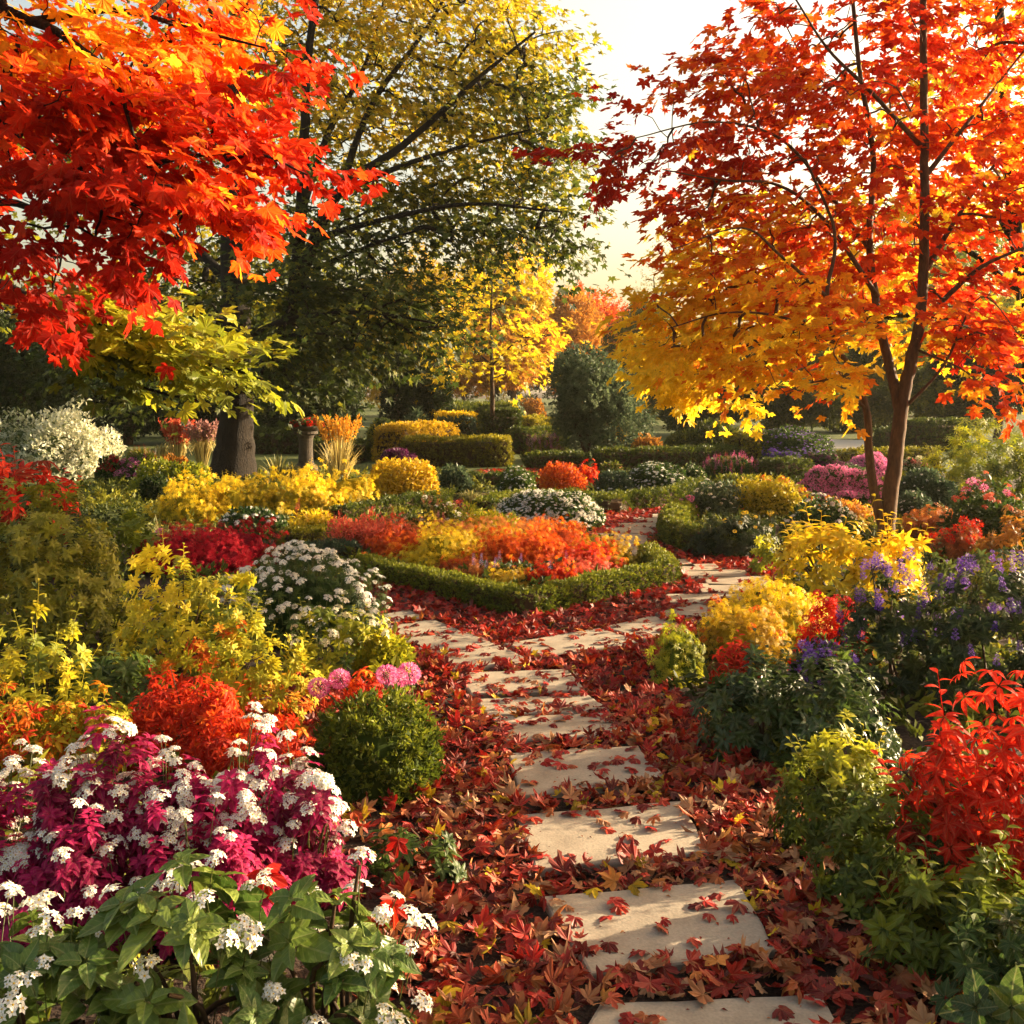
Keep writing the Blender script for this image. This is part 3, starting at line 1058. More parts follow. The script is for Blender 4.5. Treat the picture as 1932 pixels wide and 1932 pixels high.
def slab(corners, label, group=None):
    c = np.array([G(x, y, SLAB_TOP) for x, y in corners])
    pts = []
    for i in range(4):
        a, b = c[i], c[(i + 1) % 4]
        for t in np.arange(6) / 6:
            q = a + (b - a) * t
            if t > 0:
                q = q + np.array([rng.normal(0, .004), rng.normal(0, .004), 0])
            pts.append(q)
    pts = np.array(pts)[:, :2]
    ctr = pts.mean(0)
    SLAB_POLYS.append(pts)
    if np.sum(pts[:, 0] * np.roll(pts[:, 1], -1) - pts[:, 1] * np.roll(pts[:, 0], -1)) < 0:
        pts = pts[::-1]
    n = len(pts)
    inn = lambda k: ctr + (pts - ctr) * (1 - k / np.linalg.norm(pts - ctr, axis=1, keepdims=True))
    rings = [(pts, -.02), (pts, SLAB_TOP - .010), (inn(.004), SLAB_TOP - .003), (inn(.014), SLAB_TOP)]
    V = np.vstack([np.column_stack([p, np.full(n, z)]) for p, z in rings] + [[(*ctr, SLAB_TOP)]])
    T = []
    for k in range(3):
        for i in range(n):
            a, b = k * n + i, k * n + (i + 1) % n
            T += [(a, b, b + n), (a, b + n, a + n)]
    T += [(3 * n + i, 3 * n + (i + 1) % n, 4 * n) for i in range(n)]
    a = Acc(); a.add(V, T)
    o = a.obj("paving_slab", SLABM, origin=(ctr[0], ctr[1], 0))
    return tag(o, label, "paving slab", group)


NEAR = [
    ([(1130, 1893), (1545, 1872), (1640, 2030), (1040, 2040)], "pale stone slab cut off by the bottom edge of the photo, nearest of the path"),
    ([(1020, 1690), (1388, 1658), (1468, 1790), (1112, 1836)], "largest whole pale stone slab, second from the bottom of the path"),
    ([(975, 1537), (1285, 1510), (1338, 1606), (1008, 1642)], "pale stone slab with dappled light, third from the bottom of the path"),
    ([(955, 1420), (1205, 1406), (1262, 1474), (982, 1500)], "pale stone slab with dappled light, fourth from the bottom of the path"),
    ([(930, 1352), (1140, 1344), (1182, 1384), (955, 1396)], "narrow pale stone slab, fifth from the bottom, beside the round boxwood"),
    ([(895, 1318), (1110, 1310), (1150, 1338), (918, 1348)], "narrow pale stone slab, sixth from the bottom, half buried in red leaves"),
    ([(866, 1268), (1070, 1262), (1104, 1300), (888, 1310)], "sunlit stone slab just in front of the fork in the path"),
    ([(826, 1232), (945, 1216), (1008, 1248), (856, 1262)], "sunlit stone slab at the fork where the left branch begins"),
    ([(752, 1204), (876, 1190), (934, 1214), (800, 1232)], "second sunlit stone slab of the left branch of the path"),
    ([(716, 1182), (818, 1168), (868, 1188), (748, 1202)], "third sunlit stone slab of the left branch, beside the white flower bush"),
    ([(690, 1164), (770, 1150), (806, 1164), (716, 1180)], "last stone slab of the left branch, half behind the white flower bush"),
    ([(950, 1214), (1130, 1184), (1212, 1210), (1040, 1240)], "wide sunlit slab at the front of the diamond hedge, first of the right branch"),
    ([(1140, 1182), (1230, 1160), (1292, 1178), (1216, 1206)], "second sunlit slab of the right branch, strewn with red leaves"),
    ([(1236, 1156), (1310, 1136), (1372, 1152), (1298, 1174)], "third sunlit slab of the right branch, beside the yellow carpet plants"),
]
for c, l in NEAR:
    slab(c, l)
CURVE = [(1330, 1128, 150), (1385, 1110, 140), (1392, 1095, 128), (1352, 1082, 122), (1300, 1071, 120), (1250, 1060, 116), (1212, 1048, 108),
         (1188, 1036, 102), (1178, 1024, 98), (1178, 1012, 96), (1190, 1000, 92), (1210, 990, 88), (1236, 981, 84), (1266, 972, 80), (1300, 965, 76)]
ORD = "first second third fourth fifth sixth seventh eighth ninth tenth eleventh twelfth thirteenth fourteenth fifteenth".split()
for i, (x, y, w) in enumerate(CURVE):
    h = 5.6 if y < 1060 else 7.0
    if y < 1000:
        h = 4.0
    if y > 1090:
        h = 8.5
    s = rng.normal(0, 1.2)
    slab([(x - w / 2 - 4, y - h + s), (x + w / 2 - 10, y - h - s), (x + w / 2 + 6, y + h - s), (x - w / 2 + 8, y + h + s)],
         f"narrow grey slab, {ORD[i]} of the winding path counted from the yellow carpet plants", "slabs of the winding path")

# ------------------------------------------------------------------ fallen leaves
LIT = gpoly([(660, 2600), (680, 1760), (800, 1640), (790, 1500), (640, 1520), (420, 1450), (380, 1400), (640, 1290), (800, 1310), (780, 1250), (715, 1190), (650, 1120), (690, 1095),
             (990, 1165), (1262, 1096), (1225, 1056), (1140, 1012), (1110, 985), (1180, 955), (1290, 946), (1340, 960), (1270, 985), (1235, 1020), (1290, 1045),
             (1440, 1050), (1500, 1085), (1420, 1135), (1330, 1175), (1240, 1240), (1260, 1300), (1340, 1370), (1400, 1430), (1500, 1480), (1560, 1590),
             (1660, 1700), (1740, 1790), (1900, 1932), (2100, 2600)])
LIT2 = [gpoly([(880, 905), (1130, 905), (1120, 886), (990, 884), (900, 890)]), gpoly([(800, 972), (960, 968), (940, 935), (860, 945)]),
        gpoly([(1120, 1030), (1190, 1000), (1130, 990), (1040, 1000)]), gpoly([(180, 1400), (640, 1420), (660, 1290), (300, 1240), (120, 1280)]), gpoly([(560, 1560), (620, 1490), (840, 1490), (830, 1660), (690, 1760), (620, 1700)])]


def scatter_poly(poly, dens_fn, wlow=None):
    lo, hi = poly.min(0), poly.max(0)
    A = np.prod(hi - lo)
    mx = dens_fn(np.array([lo[1]]))[0]
    n = int(A * mx)
    p = R1(0, 1, (n, 2)) * (hi - lo) + lo
    keep = inside(p, poly) & (rng.random(n) < dens_fn(p[:, 1]) / mx)
    return p[keep]


def poly_margin(p, poly, m):
    c = poly.mean(0)
    r = np.linalg.norm(poly - c, axis=1, keepdims=True)
    return inside(p, c + (poly - c) * (1 - m / r))


dens = lambda d: np.where(d < 6.5, 620., np.where(d < 11, 560., 430.))
lp = scatter_poly(LIT, dens)
for q in LIT2:
    lp = np.vstack([lp, scatter_poly(q, lambda d: np.where(d < 12, 300., 200.))])
hide = np.zeros(len(lp), bool)
edge = np.zeros(len(lp), bool)
for sp in SLAB_POLYS:
    big = inside(lp, sp)
    mid = poly_margin(lp, sp, .03)
    edge |= big & ~mid
    hide |= mid
stray = hide & (lp[:, 1] > 7.2) & (rng.random(len(lp)) < .035)
edge |= stray
hide &= ~stray
lp, edge, stray = lp[~hide], edge[~hide], stray[~hide]
keep = ~edge | stray | (rng.random(len(lp)) < .34)
lp, edge = lp[keep], edge[keep]
n = len(lp)
fadeout = rng.random(n)
acc = Acc()
sz = R1(.045, .105, n) * np.where(rng.random(n) < .12, 1.35, 1)
sz = np.where(lp[:, 1] < 6, sz * 1.0, sz * .95)
z = R1(.004, .050, n) + .012 * noise3(np.column_stack([lp, 0 * lp[:, 0]]), 5, 1)
z = np.where(edge, SLAB_TOP + R1(.006, .03, n), np.maximum(z, .006))
nrm = unit(rng.normal(0, .55, (n, 3)) + np.array([0, 0, 1.0])) * np.where(rng.random(n) < .35, -1, 1)[:, None]
th = R1(0, 2 * pi, n)
tip = np.stack([np.cos(th), np.sin(th), rng.normal(0, .25, n)], 1)
Rm = rotm(tip, nrm)
pn = np.column_stack([lp, 0 * lp[:, 0]])
tn = np.clip(rng.beta(1.3, 1.3, n) * .95 + .10 * noise3(pn, 2.2, 4), .02, .98)
nearmix = rng.random(n) < np.clip((7.8 - lp[:, 1]) / 3.2, 0, .92)
tn = np.where(~nearmix, tn * .80, tn)
far = lp[:, 1] > 9.5
odd = rng.random(n)
nearmix = np.where(odd < .05, 2, np.where(odd < .10, 3, nearmix.astype(int)))
for m in (0, 1, 2, 3):
    for k in range(len(MAPLE_DRY)):
        q = (rng.integers(0, 1) == 0) & (nearmix == m) & ~far & (np.arange(n) % len(MAPLE_DRY) == k)
        acc.inst(MAPLE_DRY[k], np.column_stack([lp, z])[q], Rm[q], sz[q] * 1.15, tn[q], m)
for k in range(len(MAPLE_LOW)):
    q = far & (np.arange(n) % len(MAPLE_LOW) == k)
    acc.inst(MAPLE_LOW[k], np.column_stack([lp, z])[q], Rm[q], sz[q] * 1.2, tn[q], 0)
lo = acc.obj("leaf_litter", [leafmat('litter', .22, .55, .3, .3), leafmat('litter_near', .18, .6, .3, .35), leafmat('gold', .25, .6, .2, .3), leafmat('rust', .2, .6, .2, .3)])
struct(lo, 'stuff', "deep drift of red and brown maple leaves along both sides of the stone path")

# single leaves lying on the slabs
LEAFM = []
for k in range(10):
    for t in (.2, .42, .62, .8)[:3 if k % 2 else 4]:
        a = Acc(); a.inst(MAPLE_DRY[k], np.zeros((1, 3)), np.eye(3)[None], 1, [t])
        LEAFM.append(a.mesh("maple_leaf", leafmat('litter' if k % 3 else 'litter_near', .2, .5, .3, .35)))
ON = ["nearest slab, cut off by the bottom edge", "largest whole slab of the path", "third slab from the bottom", "fourth slab from the bottom", "narrow slab beside the round boxwood",
      "half buried slab, sixth from the bottom", "slab just in front of the fork", "first slab of the left branch", "second slab of the left branch", "third slab of the left branch",
      "last slab of the left branch", "wide slab in front of the diamond hedge", "second slab of the right branch", "third slab of the right branch"]
from mathutils import Matrix
for i, (sp, cnt) in enumerate(zip(SLAB_POLYS, [10, 22, 30, 36, 36, 34, 32, 12, 10, 6, 4, 22, 24, 20])):
    lo_, hi_ = sp.min(0), sp.max(0)
    got = 0
    while got < cnt:
        p = R1(0, 1, (1, 2)) * (hi_ - lo_) + lo_
        if not inside(p, sp)[0]:
            continue
        if i < 4 and rng.random() < .35 and (p[0, 1] - lo_[1]) / (hi_[1] - lo_[1]) < .35:
            continue
        got += 1
        o = bpy.data.objects.new("maple_leaf", LEAFM[rng.integers(len(LEAFM))])
        COL.objects.link(o)
        nm = unit(rng.normal(0, .22, 3) + np.array([0, 0, 1.0])); a = R1(0, 6.28)
        M = rotm(np.array([[cos(a), sin(a), rng.normal(0, .1)]]), nm[None])[0]
        o.matrix_world = Matrix.Translation((p[0, 0], p[0, 1], SLAB_TOP + R1(.012, .022))) @ Matrix(M.tolist()).to_4x4() @ Matrix.Scale(R1(.055, .11), 4)
        tag(o, "dry red brown maple leaf lying on the " + ON[i], "fallen leaf", "fallen leaves on the " + ON[i])

# crumbs of broken leaves on the stone
crumb = Acc()
for sp in SLAB_POLYS[:14]:
    lo_, hi_ = sp.min(0), sp.max(0)
    q = R1(0, 1, (60, 2)) * (hi_ - lo_) + lo_
    q = q[inside(q, sp)][:26]
    k = len(q)
    crumb.inst(KITE[0], np.column_stack([q, np.full(k, SLAB_TOP + .003)]), rotm(np.column_stack([rng.normal(0, 1, (k, 2)), np.zeros(k)]), np.column_stack([rng.normal(0, .15, (k, 2)), np.ones(k)])), R1(.006, .024, k), R1(.05, .9, k))
struct(crumb.obj("leaf_crumbs", leafmat('litter_near', .1, .7, .1, 0)), 'stuff', "small brown crumbs of broken leaves on the stone slabs")

# low growth between the plants of the beds
cov = np.column_stack([R1(-9, 9, 16000), R1(3.2, 26, 16000)])
keep = (np.abs(cov[:, 0]) < cov[:, 1] * .5 + .5) & ~inside(cov, LIT)
for sp in SLAB_POLYS + LIT2:
    keep &= ~inside(cov, sp)
cov = cov[keep]
n = len(cov)
acc = Acc()
tp = unit(rng.normal(0, .6, (n, 3)) + np.array([0, 0, .7])); nn = unit(rng.normal(0, .5, (n, 3)) + np.array([0, 0, 1.]))
pz = np.column_stack([cov, R1(.0, .10, n)])
for k in range(4):
    q = np.arange(n) % 4 == k
    acc.inst(BOX[k], pz[q], rotm(tp, nn)[q], R1(.08, .20, n)[q], np.clip(.45 + .25 * noise3(pz, 1.5, 8) + rng.normal(0, .2, n), .02, .98)[q])
o = acc.obj("ground_cover", leafmat('olive', .3, .6, .2, 0))
struct(o, 'stuff', "low green growth between the bushes of the flower beds")

# ------------------------------------------------------------------ TREES
def W(*q):
    return np.array(q, float)


# red maple reaching in from the upper left
tl = W(-3.75, 5.4, 0)
tree("maple_tree", "maple with orange and red leaves hanging into the upper left corner", [
    ([tl, W(-3.7, 5.4, 1.6), W(-3.6, 5.35, 3.2), W(-3.5, 5.3, 5.0), W(-3.4, 5.3, 6.5)], .17, .06),
    ([W(-3.62, 5.35, 3.3), P(-60, -20, 5.3), P(10, 22, 5.2), P(85, 48, 5.15), P(150, 90, 5.1), P(215, 150, 5.0), P(262, 290, 5.0)], .05, .006),
    ([P(40, 30, 5.2), P(28, 110, 5.1), P(-5, 160, 5.1)], .016, .006),
    ([W(-3.65, 5.4, 2.8), P(-40, 120, 5.3), P(15, 200, 5.2), P(18, 245, 5.2), P(90, 300, 5.1), P(180, 350, 5.0), P(320, 420, 4.9)], .04, .006),
    ([W(-3.68, 5.4, 2.5), P(-50, 390, 5.5), P(80, 398, 5.4), P(180, 405, 5.3), P(330, 450, 5.2)], .03, .005),
    ([P(60, 40, 5.2), P(220, 20, 5.3), P(380, 60, 5.3), P(500, 90, 5.3)], .022, .005),
    ([P(180, 350, 5.0), P(330, 300, 5.0), P(480, 290, 5.0), P(580, 330, 5.0)], .016, .004),
], [(110, 40, 170, 70, 5.3, .8, 27, 0.83), (320, 50, 90, 60, 5.4, .6, 12, 0.67), (240, 150, 140, 55, 5.1, .6, 16, 0.71), (80, 230, 120, 90, 5.1, .7, 20, 0.27),
    (250, 250, 150, 70, 5.0, .7, 22, 0.23), (400, 210, 80, 55, 5.2, .5, 8, 0.31), (450, 280, 80, 35, 5.0, .4, 8, 0.23), (540, 320, 30, 12, 5.0, .3, 2, 0.20),
    (180, 370, 180, 55, 5.0, .6, 22, 0.25), (360, 360, 80, 40, 4.9, .5, 10, 0.61), (430, 390, 40, 22, 4.8, .3, 3, 0.57), (50, 470, 80, 55, 5.1, .6, 11, 0.21), (220, 440, 90, 26, 5.0, .5, 7, 0.20),
    (20, 545, 50, 30, 5.0, .5, 3, 0.20), (520, 100, 20, 10, 5.1, .2, 2, 0.17), (480, 10, 30, 12, 5.1, .2, 2, 0.30),
    (-250, 100, 260, 300, 5.4, 1.2, 55, 0.45), (0, -260, 420, 180, 5.5, 1.2, 49, 0.55), (330, -150, 140, 80, 5.5, .7, 14, 0.55)],
    'redorange', MAPLE, .130, per=15, slen=.36, twig=.0030, bark=BARK_DARK, nj=.34, layer=.35, push=.12, droop=.55, tv=.14, tpatch=.16, vein=.3, tr=.62)

# yellow green bough below it, on a tree of its own
t2 = W(-4.6, 6.8, 0)
tree("maple_tree", "maple whose yellow and green bough reaches across the dark tree trunk at left", [
    ([t2, W(-4.5, 6.8, 1.4), W(-4.5, 6.7, 2.8), W(-4.4, 6.7, 4.6)], .15, .05),
    ([W(-4.5, 6.7, 2.6), P(-80, 520, 6.4), P(80, 570, 6.2), P(220, 620, 6.1), P(330, 670, 6.0), P(450, 700, 5.9), P(515, 725, 5.8)], .04, .004),
    ([P(80, 570, 6.2), P(180, 560, 6.2), P(320, 590, 6.2)], .014, .004),
    ([P(-20, 540, 6.3), P(120, 680, 6.3), P(300, 740, 6.2), P(400, 760, 6.1)], .02, .004),
], [(150, 575, 60, 22, 6.1, .4, 12, .84), (240, 600, 80, 28, 6.1, .4, 17, .86), (320, 630, 50, 26, 6.1, .3, 11, .82), (220, 640, 90, 24, 6.2, .4, 13, .70), (370, 675, 50, 20, 6.0, .3, 9, .60),
    (430, 700, 40, 18, 5.9, .3, 7, .45), (280, 675, 100, 30, 6.3, .5, 20, .26), (130, 620, 50, 30, 6.3, .4, 7, .62),
    (-200, 500, 150, 160, 6.6, .8, 30, .6), (-300, 200, 250, 200, 6.8, 1, 40, .6)],
    'lime', MAPLE, .125, per=13, slen=.30, nj=.3, layer=.3, twig=.003, bark=BARK_DARK, droop=.35, tv=.10, tpatch=.10, vein=.4, tr=.5)

# the big old tree with the dark trunk
D = 24.5
tree("broadleaf_tree", "big tree with a thick dark trunk and a crown of dark green and yellow leaves", [
    ([P(438, 906, D), P(446, 800, D), P(446, 650, D), P(440, 450, D), P(440, 250, D), P(446, 100, D), P(470, -140, D), P(480, -330, D)], .44, .12),
    ([P(462, 735, D), P(505, 690, D - .3), P(548, 590, D - .5), P(566, 430, D - .6), P(574, 280, D - .7), P(580, 120, D - .8), P(610, -100, D - .8)], .25, .07),
    ([P(545, 590, D - .5), P(590, 460, D - .9), P(650, 350, D - 1.2), P(760, 275, D - 1.4), P(900, 150, D - 1.6), P(1010, 60, D - 1.8)], .19, .025),
    ([P(640, 365, D - 1.1), P(740, 320, D - 1.5), P(860, 280, D - 1.8), P(1000, 245, D - 2)], .09, .02),
    ([P(600, 450, D - .9), P(700, 420, D - 1.5), P(880, 385, D - 2), P(1060, 400, D - 2.4)], .09, .02),
    ([P(566, 520, D - .5), P(680, 470, D - 1.5), P(800, 430, D - 2)], .07, .02),
    ([P(440, 540, D), P(370, 470, D + .5), P(260, 380, D + 1), P(160, 300, D + 1.5)], .16, .03),
    ([P(442, 330, D), P(500, 250, D + .5), P(560, 130, D + .8), P(620, -20, D + 1)], .12, .03),
    ([P(568, 400, D - .6), P(620, 250, D + .3), P(690, 120, D + .6), P(740, -60, D + 1)], .11, .03),
    ([P(640, 365, D - 1.1), P(700, 200, D - .8), P(800, 60, D - .6), P(880, -80, D)], .10, .03),
    ([P(450, 640, D), P(560, 600, D - 1.8), P(700, 590, D - 2.6), P(820, 610, D - 3)], .09, .02),
    ([P(446, 610, D), P(350, 590, D - 1.5), P(240, 600, D - 2.5)], .09, .02),
], [(600, 60, 120, 110, D, 2.2, 60, .66), (780, 60, 170, 130, D - .5, 2.4, 120, .74), (940, 90, 130, 110, D - 1.2, 2, 74, .74), (700, 210, 150, 90, D - .4, 2.2, 80, .62), (880, 230, 150, 90, D - 1.2, 2.0, 84, .56),
    (1010, 300, 80, 110, D - 2, 1.4, 50, .34), (1010, 170, 60, 60, D - 1.6, 1, 22, .5), (1050, 430, 50, 60, D - 2.3, 1, 18, .26), (800, 370, 180, 70, D - 1.4, 1.8, 84, .45), (920, 440, 140, 60, D - 2, 1.4, 56, .34),
    (620, 330, 90, 100, D - .3, 2, 34, .44), (520, 180, 90, 130, D + .5, 2, 44, .50), (420, 80, 120, 140, D + .5, 2.2, 60, .52), (330, 300, 160, 200, D + 1, 2.2, 110, .40),
    (680, 460, 120, 40, D - 1.5, 1.4, 34, .36), (570, 430, 70, 45, D - 1.2, 1.2, 26, .30),
    (460, 490, 190, 55, D + 1.6, 1.8, 76, 0.33), (620, 545, 190, 50, D - 2, 1.6, 85, 0.35), (760, 590, 130, 50, D - 2.6, 1.4, 59, 0.37), (620, 640, 150, 50, D - 2, 1.6, 64, 0.31), (360, 580, 150, 70, D + .8, 1.6, 71, 0.31),
    (240, 640, 140, 70, D - 2, 1.4, 51, 0.31), (320, 720, 110, 50, D + .8, 1.2, 28, 0.33), (560, 710, 90, 36, D - 1.5, 1.2, 25, 0.30),
    (680, -160, 330, 130, D, 3, 120, .7), (380, -180, 250, 150, D, 3, 90, .7), (150, 200, 150, 250, D + 2, 2, 70, .5)],
    'tree_yg', MAPLE_LOW, .23, push=.9, nj=.36, layer=.5, per=20, slen=1.15, twig=.0085, bark=BARK_DARK, droop=.4, tv=.12, tpatch=.14, vein=0, tr=.5, sides=14)

# the maple on the right
Dr = 11.4
tr0 = P(1672, 1098, Dr)
tree("maple_tree", "slender maple with a forked brown trunk and red, orange and yellow leaves", [
    ([tr0, P(1670, 1030, Dr), P(1676, 960, Dr), P(1690, 860, Dr), P(1702, 760, Dr), P(1722, 670, Dr), P(1738, 580, Dr), P(1744, 420, Dr), P(1744, 250, Dr), P(1742, 60, Dr), P(1740, -160, Dr), P(1740, -420, Dr)], .104, .024),
    ([P(1668, 1000, Dr), P(1650, 930, Dr - .05), P(1640, 860, Dr - .1), P(1634, 770, Dr - .15), P(1606, 700, Dr - .2), P(1578, 650, Dr - .3), P(1560, 560, Dr - .5), P(1575, 440, Dr - .6), P(1520, 300, Dr - .8)], .058, .012),
    ([P(1698, 775, Dr), P(1678, 690, Dr + .1), P(1656, 590, Dr + .2), P(1640, 450, Dr + .3), P(1648, 300, Dr + .3), P(1620, 120, Dr + .3), P(1600, -120, Dr + .3)], .062, .018),
    ([P(1656, 560, Dr + .2), P(1560, 420, Dr - .2), P(1470, 350, Dr - .5), P(1360, 340, Dr - .8), P(1250, 320, Dr - 1)], .030, .006),
    ([P(1742, 280, Dr), P(1640, 170, Dr - .3), P(1560, 90, Dr - .4), P(1490, -20, Dr - .5)], .030, .008),
    ([P(1640, 470, Dr + .3), P(1560, 360, Dr), P(1470, 260, Dr - .3), P(1340, 230, Dr - .6), P(1200, 260, Dr - .9)], .028, .006),
    ([P(1560, 560, Dr - .5), P(1470, 480, Dr - .8), P(1400, 430, Dr - 1), P(1270, 470, Dr - 1.2)], .022, .005),
    ([P(1578, 650, Dr - .3), P(1480, 600, Dr - .6), P(1370, 590, Dr - .9), P(1260, 620, Dr - 1.1)], .022, .005),
    ([P(1740, 520, Dr), P(1800, 420, Dr + .2), P(1860, 330, Dr + .3), P(1940, 250, Dr + .5)], .034, .01),
    ([P(1735, 610, Dr), P(1830, 520, Dr - .4), P(1900, 480, Dr - .6), P(2040, 430, Dr - .8)], .032, .01),
    ([P(1706, 770, Dr), P(1780, 690, Dr - .3), P(1850, 560, Dr - .5), P(1930, 640, Dr - .7)], .020, .005),
    ([P(1740, 340, Dr), P(1850, 200, Dr + .2), P(1960, 60, Dr + .4)], .03, .008),
    ([P(1634, 770, Dr - .15), P(1560, 720, Dr - .6), P(1480, 740, Dr - .9)], .016, .004),
    ([P(1730, 660, Dr), P(1820, 700, Dr - 1.0), P(1880, 760, Dr - 1.4)], .016, .004),
], [(1560, 60, 200, 90, Dr - .2, 1.1, 36, 0.49), (1780, 60, 170, 100, Dr, 1.2, 40, 0.49), (1400, 160, 150, 80, Dr - .5, .8, 20, 0.45), (1560, 200, 180, 80, Dr - .4, 1, 30, 0.45), (1760, 230, 170, 90, Dr - .2, 1.1, 33, 0.57),
    (1240, 270, 110, 60, Dr - 1, .6, 10, 0.33), (1400, 290, 150, 70, Dr - .8, .8, 22, 0.39), (1110, 270, 40, 26, Dr - 1.1, .3, 2, 0.27), (1160, 320, 50, 26, Dr - 1.1, .3, 2, 0.31), (1560, 340, 150, 80, Dr - .3, 1, 24, 0.57),
    (1300, 380, 90, 50, Dr - .9, .6, 8, 0.49), (1430, 420, 150, 60, Dr - .6, .8, 18, 0.71), (1600, 460, 150, 70, Dr - .2, .9, 28, 0.67), (1780, 420, 140, 90, Dr - .1, 1, 24, 0.63), (1900, 300, 120, 160, Dr, 1.2, 33, 0.69),
    (1380, 500, 130, 40, Dr - .9, .7, 13, 0.61), (1310, 570, 110, 45, Dr - 1, .7, 12, 0.71), (1450, 560, 130, 50, Dr - .8, .8, 16, 0.59), (1600, 580, 140, 50, Dr - .4, .9, 17, 0.55), (1400, 628, 140, 42, Dr - .9, .8, 16, 0.67),
    (1230, 588, 50, 22, Dr - 1.1, .4, 3, 0.85), (1520, 650, 130, 41, Dr - .8, .8, 17, 0.65), (1540, 710, 100, 30, Dr - .9, .6, 10, 0.65), (1290, 640, 70, 27, Dr - 1, .5, 6, 0.91), (1420, 690, 60, 22, Dr - .9, .4, 4, 0.61),
    (1800, 560, 140, 60, Dr - .4, .9, 17, 0.55), (1900, 618, 110, 51, Dr - .6, .8, 12, 0.49), (1840, 650, 80, 30, Dr - .9, .6, 6, 0.47), (1850, 720, 56, 18, Dr - 1.6, .3, 3, 0.35), (1920, 740, 40, 30, Dr - 1.2, .4, 3, 0.43),
    (1700, 618, 90, 26, Dr - .5, .6, 6, 0.59),
    (1650, -150, 330, 140, Dr, 1.6, 47, 0.49), (1980, 60, 150, 260, Dr, 1.6, 43, 0.59), (2080, 480, 140, 200, Dr, 1.4, 33, 0.59), (1700, -380, 250, 140, Dr, 1.4, 29, 0.49)],
    'maple_right', MAPLE, .172, per=16, slen=.54, twig=.0042, bark=BARK_BROWN, nj=.30, layer=.30, push=.45, droop=.38, tv=.14, tpatch=.16, vein=.25, tr=.62, sides=14)

# yellow maple behind it at the right edge
Dy = 15.5
tree("maple_tree", "yellow leaved maple with a dark trunk behind the red maple at the right edge", [
    ([P(1960, 1004, Dy), P(1950, 800, Dy), P(1935, 600, Dy), P(1912, 400, Dy), P(1896, 250, Dy), P(1890, 100, Dy), P(1880, -80, Dy)], .13, .06),
    ([P(1920, 470, Dy), P(1840, 330, Dy), P(1740, 220, Dy + .3), P(1640, 180, Dy + .5)], .06, .012),
    ([P(1930, 560, Dy), P(1820, 470, Dy + .5), P(1660, 420, Dy + .8), P(1500, 420, Dy + 1)], .06, .012),
    ([P(1935, 640, Dy), P(1800, 600, Dy + .5), P(1640, 600, Dy + .6), P(1460, 640, Dy + .6), P(1330, 680, Dy + .5)], .06, .012),
    ([P(1900, 300, Dy), P(1960, 180, Dy), P(2040, 60, Dy)], .05, .012),
], [(1740, 170, 130, 70, Dy, 1, 22, 0.72), (1850, 150, 90, 120, Dy, 1, 24, 0.74), (1600, 430, 200, 60, Dy + .5, 1, 42, 0.84), (1780, 380, 130, 80, Dy, 1, 28, 0.74), (1640, 520, 190, 60, Dy + .5, 1, 39, 0.88),
    (1450, 480, 140, 60, Dy + .8, .9, 35, 0.84), (1330, 470, 60, 60, Dy + .8, .6, 11, 0.70), (1500, 598, 190, 51, Dy + .5, 1, 41, 0.86), (1300, 648, 90, 42, Dy + .3, .8, 28, 0.84), (1300, 700, 90, 38, Dy + .2, .7, 32, 0.90),
    (1400, 750, 50, 20, Dy, .5, 6, 0.80), (1360, 590, 100, 50, Dy + .5, .8, 28, 0.84), (1880, 618, 90, 85, Dy, 1, 17, 0.60), (1700, 618, 120, 42, Dy + .3, .8, 18, 0.80), (1240, 670, 36, 30, Dy + .3, .4, 7, 0.86), (1320, 720, 60, 15, Dy + .2, .5, 11, 0.90), (2000, 300, 120, 240, Dy, 1.2, 35, 0.70)],
    'yellow', MAPLE, .205, nj=.32, layer=.35, per=12, slen=.55, twig=.0045, bark=BARK_DARK, droop=.45, tv=.10, tpatch=.10, vein=.2, tr=.58, sides=10)

# young yellow maple with a thin trunk, mid distance
Dm = 36.0
tree("maple_tree", "young yellow maple on a thin straight trunk behind the clipped hedges", [
    ([P(928, 851, Dm), P(929, 770, Dm), P(928, 700, Dm), P(926, 600, Dm), P(930, 520, Dm)], .11, .03),
    ([P(928, 690, Dm), P(980, 640, Dm), P(1020, 640, Dm)], .04, .01), ([P(928, 690, Dm), P(870, 640, Dm), P(820, 640, Dm)], .04, .01),
], [(930, 560, 90, 60, Dm, 1.8, 27, 0.48), (860, 620, 70, 60, Dm, 1.5, 19, 0.41), (990, 620, 60, 55, Dm, 1.4, 19, 0.58), (920, 680, 110, 40, Dm, 1.6, 23, 0.54), (1020, 690, 26, 26, Dm, .6, 3, 0.71), (840, 700, 30, 20, Dm, .6, 3, 0.66), (960, 500, 70, 40, Dm, 1.4, 13, 0.52)],
    'yellow', MAPLE_LOW, .34, nj=.34, layer=.4, per=11, slen=1.4, twig=.012, bark=BARK_THIN, droop=.45, tv=.16, vein=0, tr=.5)

